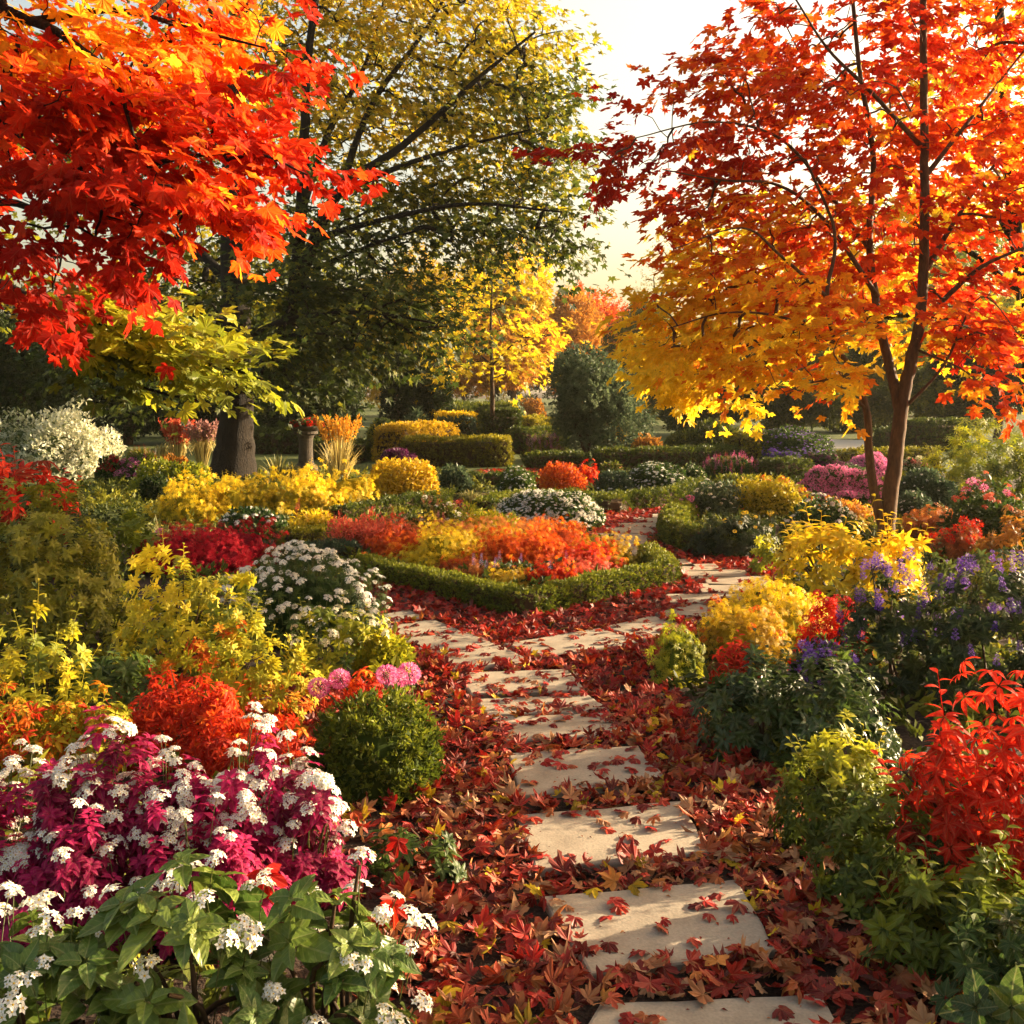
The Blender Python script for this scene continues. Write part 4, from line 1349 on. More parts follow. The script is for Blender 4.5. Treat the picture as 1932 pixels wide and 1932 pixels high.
# trees of the background
BG = [
    ("dark green tree at the far left edge behind the white blossoming shrub", -140, 210, 470, 850, 36, 'dark', 9, .45, 3600),
    ("dark green tree between the left edge and the big dark trunk", 110, 370, 520, 850, 40, 'dark', 9, .5, 3200),
    ("dark tree directly behind the big dark trunk", 330, 560, 560, 850, 42, 'dark', 9, .55, 3000),
    ("broad dark green tree right of the big trunk", 480, 720, 560, 850, 38, 'dark', 8, .6, 3400),
    ("smooth rounded dark evergreen behind the golden hedge", 690, 850, 668, 852, 37, 'dark', 6, .4, 3800),
    ("distant golden yellow tree seen through the big crown", 660, 900, 470, 790, 62, 'gold', 8, .42, 3000),
    ("distant bright yellow tree beside the gap of sky", 850, 1070, 470, 780, 70, 'gold', 8, .5, 3000),
    ("distant amber brown tree in the centre under the sky gap", 970, 1160, 530, 768, 78, 'amber', 6, .72, 4200),
    ("distant orange tree right of the sky gap", 1060, 1215, 505, 780, 92, 'orange', 6, .62, 3800),
    ("distant olive green tree behind the round grey green tree", 1130, 1290, 580, 790, 74, 'olive', 7, .55, 3000),
    ("broad amber tree low behind the thin yellow maple", 820, 1050, 590, 768, 66, 'amber', 7, .62, 3600),
    ("dark green tree behind the lower boughs of the right maple", 1370, 1620, 620, 832, 50, 'olive', 8, .4, 2800),
    ("olive green tree behind the forked brown trunk", 1570, 1800, 560, 832, 54, 'olive', 8, .5, 2800),
    ("dark green tree at the far right edge", 1740, 2020, 600, 842, 44, 'dark', 8, .6, 3000),
    ("pale green tree high behind the right maple", 1560, 1960, 380, 800, 64, 'lime', 8, .42, 3400),
]
for l, x0, x1, yt, yb, d, pal, lpx, b, n in BG:
    bgtree("evergreen_tree" if "evergreen" in l else "broadleaf_tree", l, x0, x1, yt, yb, d, pal, lpx * 1.7, b, .22, int(n * (1.6 if pal == 'dark' else 1.1)))
for l, x0, x1, yt, d, pal, b in [("distant golden tree low behind the hedges, left of the amber tree", 640, 860, 560, 84, 'gold', .45), ("distant amber tree low behind the round grey green tree", 1110, 1300, 600, 88, 'amber', .6),
                                 ("distant golden tree low behind the yellow bough of the right maple", 1250, 1440, 600, 86, 'gold', .4), ("distant rust coloured tree behind the right maple", 1400, 1610, 580, 90, 'rust', .45),
                                 ("distant amber tree behind the forked brown trunk", 1580, 1790, 590, 84, 'amber', .6), ("distant golden tree at the far right", 1760, 1990, 570, 88, 'gold', .4)]:
    bgtree("broadleaf_tree", l, x0, x1, yt, 786, d, pal, 12, b, .22, 3600, lobes=11)
for l, x0, x1, yt, yb, d in [("dark green thicket left of the far paving", 1400, 1580, 700, 832, 46), ("dark green thicket right of the far paving", 1690, 1900, 690, 836, 45), ("dark green thicket behind the golden rounded hedge", 1230, 1420, 730, 836, 47), ("dark green thicket between the hedges and the far paving", 1540, 1720, 715, 824, 52)]:
    bgtree("thicket", l, x0, x1, yt, yb, d, 'olive', 13, .35, .2, 3600, lobes=12, trunk_top=.3, cat='thicket')
bgtree("broadleaf_tree", "thin feathery pale tree rising beside the sky gap", 1150, 1330, 452, 760, 86, 'olive', 7, .85, .15, 1100, lobes=7, trunk_top=.35, leaf=FEATHER)
bgtree("broadleaf_tree", "round grey green small tree on several stems in the centre", 1008, 1222, 672, 858, 31.5, 'bluegreen', 11, .75, .2, 5600, trunks=5, trunk_top=.4, lobes=12, ratio=.85)
for l, x0, x1, yt, d in [("dark tree low between the white shrub and the big trunk", 190, 430, 660, 47), ("dark tree low between the big trunk and the golden grass", 500, 700, 670, 46), ("dark tree low at the far left edge", -60, 180, 640, 48)]:
    bgtree("broadleaf_tree", l, x0, x1, yt, 858 if d < 48 else 836, d, 'dark', 14, .5, .22, 4200, lift=0)
# small dark young tree in front of the dark evergreens
bgtree("young_tree", "small dark young tree with a thin bent trunk left of the golden hedge", 690, 770, 790, 838, 32, 'dark', 10, .7, .2, 500, trunk_top=.5, lobes=5)
# ------------------------------------------------------------------ far wood closing the view
for i in range(26):
    x = -900 + i * 150 + R1(-30, 30)
    vis = 1
    d = R1(105, 135)
    bgtree("broadleaf_tree", "tree of the far wood that closes the garden", x - 110, x + 110, R1(600, 660), 768, d, ['olive', 'amber', 'olive', 'dark', 'gold'][i % 5], 11, .5, .2, 900, lobes=6)['group'] = "trees of the far wood"
#PLANTS
# ------------------------------------------------------------------ CLIPPED HEDGES
hedge("hedge", "low clipped hedge bent round the front of the diamond flower bed", [(676, 1088), (990, 1163), (1262, 1100), (1222, 1066)], .22, .215, 'box', 5.0, 3.8, base=.72, toplit=.25, sharp=True)
hedge("hedge", "long low clipped hedge with a rounded end right of the golden bush", [(768, 879), (865, 879), (958, 879)], 1.0, .72, 'boxgold', 4.6, 3.2, base=.25, toplit=.35, rnd=.5)
hedge("hedge", "golden clipped hedge behind the long low hedge", [(738, 872), (790, 866), (836, 862)], 1.1, 1.0, 'gold', 4.4, 3.0, base=.35, toplit=.2, rnd=.7)
hedge("hedge", "dark flat topped hedge with a bright yellow top", [(828, 851), (860, 851), (892, 851)], 1.3, 1.05, 'bluegreen', 4.2, 3.0, base=.35, rnd=.3)
hedge("hedge", "thin yellow growth along the flat top of the dark hedge", [(828, 850), (860, 850), (892, 850)], 1.2, 1.18, 'yellow', 4.0, 2.2, base=.7, rnd=.4)
hedge("hedge", "dark block shaped hedge at the foot of the thin yellow maple", [(918, 849), (946, 849), (976, 849)], 1.6, 1.28, 'box', 4.2, 3.0, base=.3, toplit=.15, rnd=.5)
hedge("hedge", "rounded light green hedge right of the block shaped hedge", [(990, 846), (1010, 844), (1026, 843)], 1.3, 1.0, 'boxgold', 4.2, 2.8, base=.4, toplit=.2, rnd=.8)
hedge("hedge", "farthest wide hedge that shows over the block shaped hedge", [(840, 822), (900, 820), (970, 820)], 1.8, 1.4, 'box', 4, 2.8, base=.6, toplit=.2, rnd=.7)
hedge("hedge", "low sloping hedge behind the pink plumes", [(978, 856), (1020, 853), (1062, 852)], 1.1, .75, 'box', 4.2, 2.8, base=.5, rnd=.8)
hedge("hedge", "low dark hedge in front of the pink plumes", [(1000, 884), (1050, 884), (1104, 884)], .7, .36, 'box', 4.4, 3, base=.3, toplit=.15)
hedge("hedge", "long low hedge right of the round grey green tree", [(1130, 886), (1220, 885), (1310, 883), (1384, 880)], .7, .48, 'box', 4.4, 3, base=.35, toplit=.15)
hedge("hedge", "golden rounded hedge at the end of the long low hedge", [(1396, 880), (1412, 878), (1426, 876)], 1.0, .85, 'boxgold', 4.4, 2.8, base=.35, rnd=.9)
hedge("hedge", "low hedge below the dark green cushion bush", [(884, 918), (940, 918), (1000, 916)], .5, .24, 'box', 4.6, 3, base=.3)
hedge("hedge", "low curved hedge in front of the golden round bush", [(640, 985), (700, 974), (770, 960), (836, 945)], .36, .20, 'box', 4.6, 3, base=.35, toplit=.1)
hedge("hedge", "clipped hedge end behind the white aster mound", [(915, 972), (960, 960), (1080, 956), (1150, 968), (1178, 958)], .42, .24, 'box', 4.6, 3.2, base=.5, toplit=.2, rnd=.6)
hedge("hedge", "curved low hedge behind the winding path", [(1186, 962), (1240, 956), (1290, 944), (1310, 930)], .42, .25, 'box', 4.6, 3, base=.45, toplit=.15)
hedge("hedge", "rounded hedge where the winding path turns, under the dark bush", [(1300, 978), (1276, 992), (1272, 1010), (1290, 1030), (1330, 1044), (1390, 1052)], .36, .27, 'box', 4.8, 3.2, base=.6, toplit=.2, rnd=.6)
hedge("hedge", "short dark hedge block in front of the violet flowers", [(1452, 910), (1480, 909), (1506, 907)], .7, .46, 'box', 4.6, 3, base=.35, toplit=.1)
hedge("hedge", "long thin pale hedge at the edge of the far right lawn", [(1596, 884), (1680, 882), (1760, 880)], .6, .42, 'boxgold', 4.6, 3, base=.35)
hedge("hedge", "dark clipped hedge behind the tall lime shrub", [(1716, 850), (1760, 850), (1810, 850)], 1.4, .95, 'box', 4.4, 2.8, base=.4, rnd=.6)
hedge("hedge", "small dark clipped ball hedge by the far paving", [(1660, 851), (1674, 851), (1686, 850)], 1.0, .7, 'box', 4.4, 2.8, base=.35, rnd=.9)
hedge("hedge", "dark green hedge with orange flowers behind the stone pedestal", [(486, 856), (540, 856), (600, 856)], .8, .72, 'box', 4.4, 2.8, base=.25)
hedge("hedge", "low lit hedge behind the grass clumps at left", [(690, 868), (640, 868), (600, 866)], .7, .5, 'box', 4.4, 2.6, base=.5)
hedge("hedge", "low green hedge strip left of the coral flowers", [(538, 1040), (600, 1036), (660, 1024)], .4, .24, 'boxgold', 5.5, 3, base=.2, toplit=.2)
hedge("hedge", "dark hedge strip behind the white flower bush", [(560, 1066), (610, 1062), (670, 1060)], .4, .2, 'bluegreen', 5.5, 3, base=.35)

B, FB = "bush", "flowers"
# ------------------------------------------------------------------ FAR PLANTS
shrub("shrub", "tall shrub covered in cream white blossom under the dark trees at left", B, -30, 235, 765, 908, 'whiteleaf', 'oval', 11, 2.4, .6, .2, .5, base=.62, var=.26, patch=.25)
shrub("flower_clump", "magenta and pink phlox clump at the edge of the left lawn", FB, 214, 292, 866, 915, 'green', 'kite', 9, 2.2, flowers=[('puff', 60, 9, 'pink', (.35, .2, .6)), ('floret', 30, 7, 'magenta', (.2, .2, .6))])
shrub("flower_clump", "small dark red flowers before the white blossoming shrub", FB, 180, 232, 862, 915, 'green', 'kite', 9, 2, flowers=[('puff', 30, 8, 'crimson', (.4, .3, .5))])
shrub("flower_clump", "red and white flower spires right of the magenta phlox", FB, 236, 300, 852, 900, 'olive', 'slim', 12, 2, flowers=[('spike', 26, 8, 'crimson', (.3, .5, .6)), ('spike', 16, 8, 'white', (.2, .3, .6))])
ograss("fan shaped red leaved grass with flame red plumes left of the big trunk", 300, 372, 795, 880, 'straw', 'plume_red', 90, 1.6, plume_n=60, plen=.6, ppx=7)
ograss("mauve plumed grass close beside the big dark trunk", 345, 420, 800, 882, 'straw', 'plume_mauve', 120, 1.4, plume_n=70, plen=.45, ppx=6)
ograss("dull brown grass tuft left of the red plumed grass", 280, 330, 822, 880, 'straw', None, 90, 1.4, plume_n=0)
shrub("shrub", "low olive shrub with white blossom in front of the plumed grasses", B, 245, 405, 868, 935, 'lime', 'kite', 10, 2.4, .6, base=.4, flowers=[('floret', 90, 6, 'cream', (.5, .2, .6))])
shrub("shrub", "small amber shrub in front of the dull brown grass", B, 290, 362, 862, 900, 'amber', 'kite', 8, 2.2)
shrub("shrub", "dark cushion shrub at the left of the yellow blossom bushes", B, 262, 320, 900, 955, 'dark', 'kite', 10, 2.4)
ograss("spiky yucca like plant right of the big trunk", 480, 570, 840, 916, 'reed', None, 60, 3.2, plume_n=0, stiff=True, cat='grass plant', name='spiky_plant')
ograss("tall feather grass with golden plumes right of the stone pedestal", 588, 692, 793, 915, 'straw', 'plume_gold', 170, 1.7, plume_n=42, plen=.36, stiff=True, ppx=7)
ograss("low green grass tuft between the trunk and the stone pedestal", 520, 580, 862, 915, 'reed', None, 100, 1.6, plume_n=0)
shrub("shrub", "grey brown feathery shrub left of the flat topped dark hedge", B, 752, 812, 776, 856, 'bluegreen', 'slim', 14, 2.2, base=.6)
shrub("shrub", "olive shrub around the thin dark young tree", B, 686, 742, 800, 868, 'olive', 'kite', 10, 2, base=.7)
shrub("shrub", "dark plum red low bush behind the golden round bush", B, 714, 782, 848, 888, 'plum', 'kite', 7, 2.4, base=.35)
ograss("small yellow upright grass above the golden round bush", 766, 802, 850, 905, 'plume_gold', None, 60, 1.8, plume_n=0, stiff=True)
shrub("shrub", "cream flowering shrub behind the thin yellow maple trunk", B, 892, 980, 752, 812, 'whiteleaf', 'oval', 8, 2.2, base=.65)
shrub("shrub", "small reddish shrub far behind the hedges, left of the round green tree", B, 975, 1030, 756, 805, 'amber', 'kite', 7, 2.2, base=.3)
shrub("shrub", "small grey green shrub far behind the hedges", B, 955, 990, 760, 806, 'bluegreen', 'kite', 7, 2.2, base=.7)
shrub("flower_clump", "pale pink low flowers between the hedges in the centre", FB, 905, 958, 828, 862, 'green', 'kite', 7, 2, flowers=[('floret', 60, 5, 'pinkmix', (.3, .3, .8))])
shrub("flower_clump", "clump of pink feathery plumes before the round grey green tree", FB, 984, 1066, 828, 872, 'olive', 'slim', 11, 2.4, flowers=[('spike', 90, 9, 'pink', (.25, .3, .35)), ('spike', 40, 7, 'coralmix', (.2, .2, .5))])
shrub("shrub", "orange yellow shrub at the right foot of the round grey green tree", B, 1122, 1192, 808, 868, 'gold', 'kite', 9, 2.4, base=.4)
shrub("shrub", "olive amber shrub with a magenta patch along the long low hedge", B, 1180, 1262, 826, 876, 'amber', 'kite', 8, 2.4, base=.2, flowers=[('floret', 50, 6, 'magenta', (.4, .2, .7))])
shrub("shrub", "dark green shrub mass behind the golden rounded hedge", B, 1250, 1420, 800, 868, 'olive', 'kite', 9, 2.4, base=.4)
shrub("shrub", "large rounded bush of lilac purple asters by the far lawn", FB, 1420, 1572, 810, 884, 'green', 'kite', 7, 2.4, flowers=[('daisy', 420, 6.5, 'purple', (.25, .3, .7)), ('daisy', 140, 6, 'lilac', (.3, .3, .7))])
shrub("flower_clump", "low mound of deep violet flowers", FB, 1424, 1514, 850, 898, 'dark', 'kite', 6, 2.2, flowers=[('puff', 240, 6, 'violet', (.1, .2, .5))])
shrub("flower_clump", "low mound of plum coloured flowers right of the violet mound", FB, 1504, 1600, 856, 900, 'dark', 'kite', 6, 2.2, flowers=[('puff', 240, 6, 'plum', (.1, .2, .5))])
shrub("flower_clump", "pink and red flower spires left of the short dark hedge", FB, 1320, 1432, 862, 912, 'green', 'kite', 7, 2.2, flowers=[('spike', 80, 8, 'pink', (.3, .2, .4)), ('spike', 60, 7, 'coralmix', (.3, .1, .5))])
shrub("shrub", "tall feathery lime green shrub at the right edge behind the pink phlox", B, 1742, 2010, 800, 950, 'lime', 'rslim', 26, 2.4, .6, .2, base=.58, zk=.3, shoots=16)
shrub("shrub", "dark grey green mound with white specks at the foot of the lime shrub", B, 1690, 1806, 888, 962, 'bluegreen', 'kite', 8, 2.4, base=.3, flowers=[('floret', 26, 6, 'white', (.1, .1, .8))])
shrub("flower_bed", "wide drift of bright pink phlox behind the forked trunk", FB, 1500, 1660, 880, 960, 'green', 'kite', 7, 2.0, .9, flowers=[('puff', 560, 8.8, 'pink', (.1, .3, .75))])
shrub("flower_bed", "hot pink flower patch directly behind the trunk", FB, 1588, 1690, 862, 908, 'green', 'kite', 7, 2.0, .9, flowers=[('puff', 330, 8.8, 'pink', (.1, .3, .45))])
shrub("flower_clump", "pale white and pink phlox right of the trunk by the lime shrub", FB, 1690, 1766, 866, 925, 'green', 'kite', 7, 2.0, flowers=[('puff', 80, 8, 'cream', (.2, .2, .8)), ('puff', 40, 8, 'pinkmix', (.2, .2, .8))])
shrub("flower_clump", "cream flower mound between the two pink phlox drifts", FB, 1572, 1650, 880, 925, 'green', 'kite', 7, 2.0, flowers=[('floret', 130, 6, 'cream', (.2, .2, .7))])
shrub("shrub", "light green shrub behind the dark mound with white specks", B, 1650, 1740, 896, 950, 'lime', 'kite', 8, 2.2, base=.45)

# ------------------------------------------------------------------ MIDDLE BEDS
for l, a, b, t, u in [("yellow blossom bush at the foot of the big dark trunk, left one", 285, 445, 905, 995), ("yellow blossom bush in front of the big dark trunk", 380, 545, 893, 990),
                      ("widest yellow blossom bush, between the trunk and the golden round bush", 500, 640, 886, 985), ("yellow blossom bush with a dark base left of the golden round bush", 590, 715, 898, 975)]:
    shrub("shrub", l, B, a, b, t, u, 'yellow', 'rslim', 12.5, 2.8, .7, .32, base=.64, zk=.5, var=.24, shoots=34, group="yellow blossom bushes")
shrub("shrub", "rounded golden yellow bush right of the yellow blossom bushes", B, 697, 826, 866, 955, 'gold', 'oval', 10, 3.0, .8, .06, .75, base=.5, var=.2, flat=.36, belly=-.02)
shrub("shrub", "small dark green cushion bush right of the golden round bush", B, 828, 894, 882, 938, 'bluegreen', 'kite', 8, 2.6, base=.35)
ograss("low grey green grass tuft before the dark cushion bush", 852, 922, 915, 958, 'reed', None, 200, 1.3, plume_n=0)
shrub("shrub", "mound of white daisies behind the big aster mound, left one", FB, 934, 1016, 888, 942, 'green', 'kite', 7, 2.2, flowers=[('daisy', 170, 7, 'white', (.25, .3, .8))])
shrub("shrub", "orange red leaved bush behind the big white aster mound", B, 1008, 1108, 874, 935, 'orange', 'oval', 8, 2.6, base=.42, zk=-.2)
shrub("shrub", "small flame red spiky plant beside the orange red bush", B, 1088, 1132, 868, 925, 'redorange', 'star', 14, 2.2, base=.3, shoots=3)
shrub("flower_bush", "large domed mound of white asters in the middle of the garden", FB, 930, 1146, 925, 1006, 'green', 'kite', 8, 2.4, .7, .05, flowers=[('daisy', 820, 8.9, 'white', (.10, .25, .85)), ('puff', 100, 11, 'white', (.12, .25, .8))])
shrub("shrub", "grey green cushion bush right of the orange red bush", B, 1118, 1200, 892, 940, 'bluegreen', 'kite', 8, 2.4, base=.55, flowers=[('floret', 50, 6, 'white', (.1, .2, .8))])
shrub("flower_bush", "mound of white asters behind the curved low hedge", FB, 1174, 1296, 878, 938, 'green', 'kite', 7, 2.3, flowers=[('daisy', 420, 8, 'white', (.2, .25, .8))])
shrub("flower_clump", "small white flowers right of the second white aster mound", FB, 1280, 1334, 880, 922, 'green', 'kite', 7, 2.2, flowers=[('floret', 70, 6.5, 'cream', (.2, .2, .8))])
shrub("flower_clump", "low mixed white and rose flowers left of the long low hedge", FB, 1130, 1178, 872, 905, 'olive', 'kite', 7, 2.0, flowers=[('floret', 40, 5, 'pinkmix', (.2, .2, .8))])
shrub("shrub", "low yellow green bush along the short dark hedge", B, 1330, 1460, 896, 945, 'olive', 'kite', 8, 2.2, base=.7)
shrub("flower_bush", "white flowering bush beside the turn of the winding path", FB, 1298, 1402, 914, 985, 'bluegreen', 'oval', 10, 2.3, .8, .18, base=.5, flowers=[('corymb', 46, 9.5, 'white', (.25, .2, .85))])
shrub("flower_clump", "small bright pink flowers at the left foot of the white flowering bush", FB, 1280, 1314, 940, 985, 'green', 'kite', 8, 2.0, flowers=[('puff', 14, 10, 'pink', (.1, .3, .4))])
shrub("shrub", "yellow and orange bush between the white bush and the trunk", B, 1384, 1532, 902, 985, 'boxgold', 'oval', 10, 2.4, .7, .18, base=.45, patch=.3, shoots=8, flowers=[('puff', 40, 9, 'orange', (.15, .1, .6, 1))])
shrub("flower_bush", "broad bush with white flower plates left of the forked trunk", FB, 1478, 1630, 948, 1030, 'green', 'oval', 11, 2.2, .6, .12, base=.4, flowers=[('corymb', 58, 14, 'white', (.45, .2, .85))])
shrub("shrub", "orange yellow low bush behind the bush with white plates", B, 1530, 1650, 946, 1000, 'amber', 'oval', 9, 2.2, base=.55)
shrub("shrub", "dark green bush inside the rounded hedge at the path turn", B, 1304, 1470, 966, 1058, 'dark', 'rslim', 20, 2.6, .7, .16, base=.55, spec=.45, flowers=[('puff', 12, 9, 'gold', (.6, .4, .7))])
shrub("shrub", "small light green leaf clump by the end of the rounded hedge", B, 1416, 1480, 1000, 1090, 'lime', 'wide', 26, 1.6, base=.4)
shrub("shrub", "dark green bush right of the forked trunk with white tips", B, 1690, 1760, 930, 990, 'bluegreen', 'kite', 9, 2.2, base=.5, flowers=[('floret', 36, 8, 'white', (.2, .2, .8))])
shrub("shrub", "wide low orange bush right of the forked trunk", B, 1690, 1830, 958, 1030, 'rust', 'rslim', 13, 2.6, .6, .1, base=.45, var=.2, shoots=8)
shrub("shrub", "brick red leaved bush behind the purple spikes", B, 1740, 1870, 990, 1060, 'rust', 'rslim', 15, 2.4, .6, .16, base=.25, flowers=[('puff', 16, 18, 'red', (.5, .2, .4))])
shrub("flower_clump", "coral flower heads on tall stems at the right edge", FB, 1780, 1960, 925, 1040, 'green', 'oval', 12, 2.0, .6, .2, flowers=[('loose', 30, 17, 'coralmix', (.6, .5, .6)), ('head', 5, 14, 'pink', (.85, 1.2, .3))])
shrub("shrub", "orange and olive leafed bush at the right edge below the coral flowers", B, 1836, 2040, 960, 1090, 'amber', 'wide', 34, 2.0, .6, .18, base=.4, patch=.3)
shrub("shrub", "light yellow green bush at the right edge above the purple spikes", B, 1850, 2020, 1040, 1130, 'lime', 'wide', 30, 2.0, .6, base=.5)

# left part of the middle beds
shrub("shrub", "grey white flat flower bush above the crimson mound", FB, 405, 548, 958, 1020, 'green', 'oval', 10, 2.2, .6, base=.4, flowers=[('corymb', 42, 13, 'white', (.5, .2, .85))])
shrub("shrub", "low yellow flowering bush right of the grey white flowers", B, 540, 650, 968, 1030, 'yellow', 'oval', 11, 2.2, .7, .2, base=.55, zk=.6, flowers=[('spike', 7, 12, 'coralmix', (.6, .5, .5))])
shrub("shrub", "dense crimson red mound at the left of the white flower bush", B, 250, 524, 990, 1090, 'crimson', 'rslim', 14, 3.2, .6, .28, base=.55, var=.24, patch=.22, shoots=40)
ograss("upright green stems with single pink flowers by the left lawn", 262, 352, 952, 1045, 'reed', None, 60, 2.2, plume_n=0, stiff=True, name='flower_stalks', cat='flowers')
for x, y in ((303, 1005),):
    pass
shrub("shrub", "leafy stem plant with arching pale leaves beside the big green shrub", B, 205, 300, 955, 1090, 'lime', 'wide', 40, 1.5, .7, .2, base=.45, shoots=8)
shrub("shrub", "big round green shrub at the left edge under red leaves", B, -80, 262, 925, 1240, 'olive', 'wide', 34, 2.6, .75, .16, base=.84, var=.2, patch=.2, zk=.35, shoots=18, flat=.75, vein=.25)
shrub("shrub", "bright red leaved plant rising over the big green shrub at the left edge", B, -70, 176, 852, 1100, 'redtop', 'star', 56, 2.4, .7, .16, base=.55, zk=.7, shoots=8, vein=.3)

# the diamond bed
BED = [("pink white flower patch at the back of the diamond bed", 780, 880, 958, 1030, 'olive', 'kite', 9, [('spike', 50, 11, 'pinkmix', (.35, .3, .75)), ('puff', 24, 10, 'white', (.6, .3, .8))], .4),
       ("pale yellow flower patch at the back of the diamond bed", 870, 960, 968, 1040, 'lime', 'slim', 14, [('floret', 60, 8, 'cream', (.4, .2, .7))], .6),
       ("coral red flower patch at the left corner of the diamond bed", 640, 770, 972, 1066, 'coralmix', 'oval', 10, [('spike', 70, 9, 'coralmix', (.3, .2, .6))], .45),
       ("orange red patch in the left part of the diamond bed", 705, 830, 1000, 1090, 'orange', 'rslim', 12, [], .34),
       ("yellow leaved patch in the middle of the diamond bed", 762, 905, 992, 1092, 'yellow', 'rslim', 12, [], .66),
       ("golden back patch of the diamond bed", 840, 990, 982, 1060, 'gold', 'rslim', 11.5, [], .5),
       ("broad orange patch in the centre of the diamond bed", 890, 1060, 996, 1100, 'orange', 'rslim', 12, [], .45),
       ("orange patch in the back right of the diamond bed", 990, 1130, 990, 1072, 'orange', 'rslim', 11.5, [], .55),
       ("golden patch at the right corner of the diamond bed", 1090, 1190, 1010, 1080, 'gold', 'rslim', 11.5, [], .45),
       ("red orange patch in the right part of the diamond bed", 1040, 1180, 1026, 1106, 'redorange', 'rslim', 12, [], .45),
       ("yellow green patch along the right hedge of the diamond bed", 1130, 1232, 1046, 1112, 'boxgold', 'rslim', 11, [], .55),
       ("rust red patch at the front of the diamond bed", 820, 940, 1050, 1130, 'orange', 'rslim', 12, [], .22),
       ("dark green patch with lilac spikes at the front corner of the diamond bed", 910, 1085, 1066, 1142, 'dark', 'oval', 13, [('spike', 12, 13, 'lilac', (.5, .5, .75)), ('puff', 14, 10, 'crimson', (.2, .2, .6)), ('floret', 24, 8, 'cream', (.3, .2, .6))], .8),
       ("deep red tuft in the front right of the diamond bed", 1070, 1140, 1080, 1130, 'red', 'rslim', 11.5, [], .5)]
for i, (a, b, t, u) in enumerate([(716, 800, 1040, 1084), (780, 868, 1050, 1102), (850, 936, 1058, 1118), (920, 1010, 1066, 1134), (990, 1080, 1062, 1128), (1070, 1150, 1052, 1108), (1130, 1216, 1048, 1094)]):
    BED.append((f"{['orange', 'yellow', 'rust', 'golden', 'orange red', 'coral', 'yellow green'][i]} tuft just inside the clipped diamond hedge, {ORD[i]} from the left", a, b, t, u,
                ['orange', 'yellow', 'rust', 'gold', 'redorange', 'coralmix', 'boxgold'][i], 'rslim', 10.5, [], .5))
BED.append(("low rust fill at the back of the diamond bed", 740, 1080, 978, 1060, 'rust', 'rslim', 11, [], .6))
for l, a, b, t, u, pal, lf, lpx, fl, bs in BED:
    w = (b - a) * .08
    lim = min(1088 + (x - 676) * .239 if x < 990 else 1163 - (x - 990) * .232 for x in (a, (a + b) / 2, b)) - 22
    shrub("flower_patch", l, FB, a - w, b + w, t + R1(-4, 4), min(u, lim), pal, lf, lpx, 3.2, .9, .3, .42, base=bs, var=.22, patch=.2, flowers=fl, shoots=22, flat=.7, group="flower patches of the diamond bed")

# ------------------------------------------------------------------ LEFT FOREGROUND
shrub("flower_bush", "big bush of white flower clusters left of the path fork", FB, 414, 742, 1036, 1232, 'green', 'rslim', 19, 2.4, .8, .12, base=.6, tr=.4, stems=16, flowers=[('corymb', 190, 20, 'white', (.30, .3, .85)), ('puff', 110, 8.5, 'white', (.12, .3, .75))])
shrub("shrub", "yellow green leafy shrub in front of the crimson mound", B, 190, 500, 1050, 1330, 'yellowgreen', 'wide', 36, 2.2, .7, .16, base=.72, patch=.22, zk=.3, stems=14, shoots=14, vein=.3)
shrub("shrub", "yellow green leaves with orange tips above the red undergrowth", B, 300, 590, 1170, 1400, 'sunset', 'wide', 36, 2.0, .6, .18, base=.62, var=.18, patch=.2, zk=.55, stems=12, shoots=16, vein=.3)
shrub("shrub", "white and cream tipped leafy plant below the big white flower bush", B, 540, 735, 1160, 1300, 'lime', 'wide', 40, 1.8, .7, .16, base=.55, shoots=10, flowers=[('loose', 26, 24, 'cream', (.5, .4, .7))])
shrub("shrub", "small bright green bush at the edge of the path fork", B, 672, 776, 1196, 1290, 'lime', 'kite', 14, 2.6, .8, .14, base=.6)
shrub("shrub", "leafy yellow and green stems at the left edge", B, -60, 190, 1180, 1420, 'yellowgreen', 'wide', 46, 1.9, .7, .2, base=.5, patch=.3, stems=12, shoots=12, vein=.3)
shrub("shrub", "dark green leafy shrub under the big round shrub at left", B, 60, 330, 1215, 1400, 'green', 'wide', 52, 2.0, .6, .16, base=.6, vein=.3)
shrub("shrub", "fiery red and orange low shrub in the middle of the left bed", B, 210, 470, 1268, 1470, 'redorange', 'star', 38, 2.8, .6, .16, base=.34, var=.16, patch=.2, stems=10, shoots=12, vein=.3)
shrub("shrub", "red and orange low shrub at the left edge above the magenta plants", B, -60, 260, 1300, 1500, 'sunset', 'star', 42, 2.6, .6, .18, base=.42, var=.22, patch=.25, shoots=12, vein=.3)
shrub("shrub", "low dark red undergrowth behind the magenta plants", B, 330, 600, 1350, 1500, 'redorange', 'star', 46, 2.0, .7, .16, base=.22, var=.14, vein=.3)
shrub("shrub", "small orange red plant between the alliums", B, 640, 740, 1262, 1390, 'redorange', 'star', 36, 2.4, .7, base=.3, vein=.3)
shrub("boxwood", "round clipped green boxwood ball beside the path", B, 590, 832, 1318, 1530, 'box', 'box', 24, 3.6, 1.0, .05, .75, base=.62, var=.2, patch=.15, zk=.4, flat=.66, belly=.05, tr=.45, spread=.4, core=.8)  # leaf tone rises with height, painting in the sunlit top of the ball


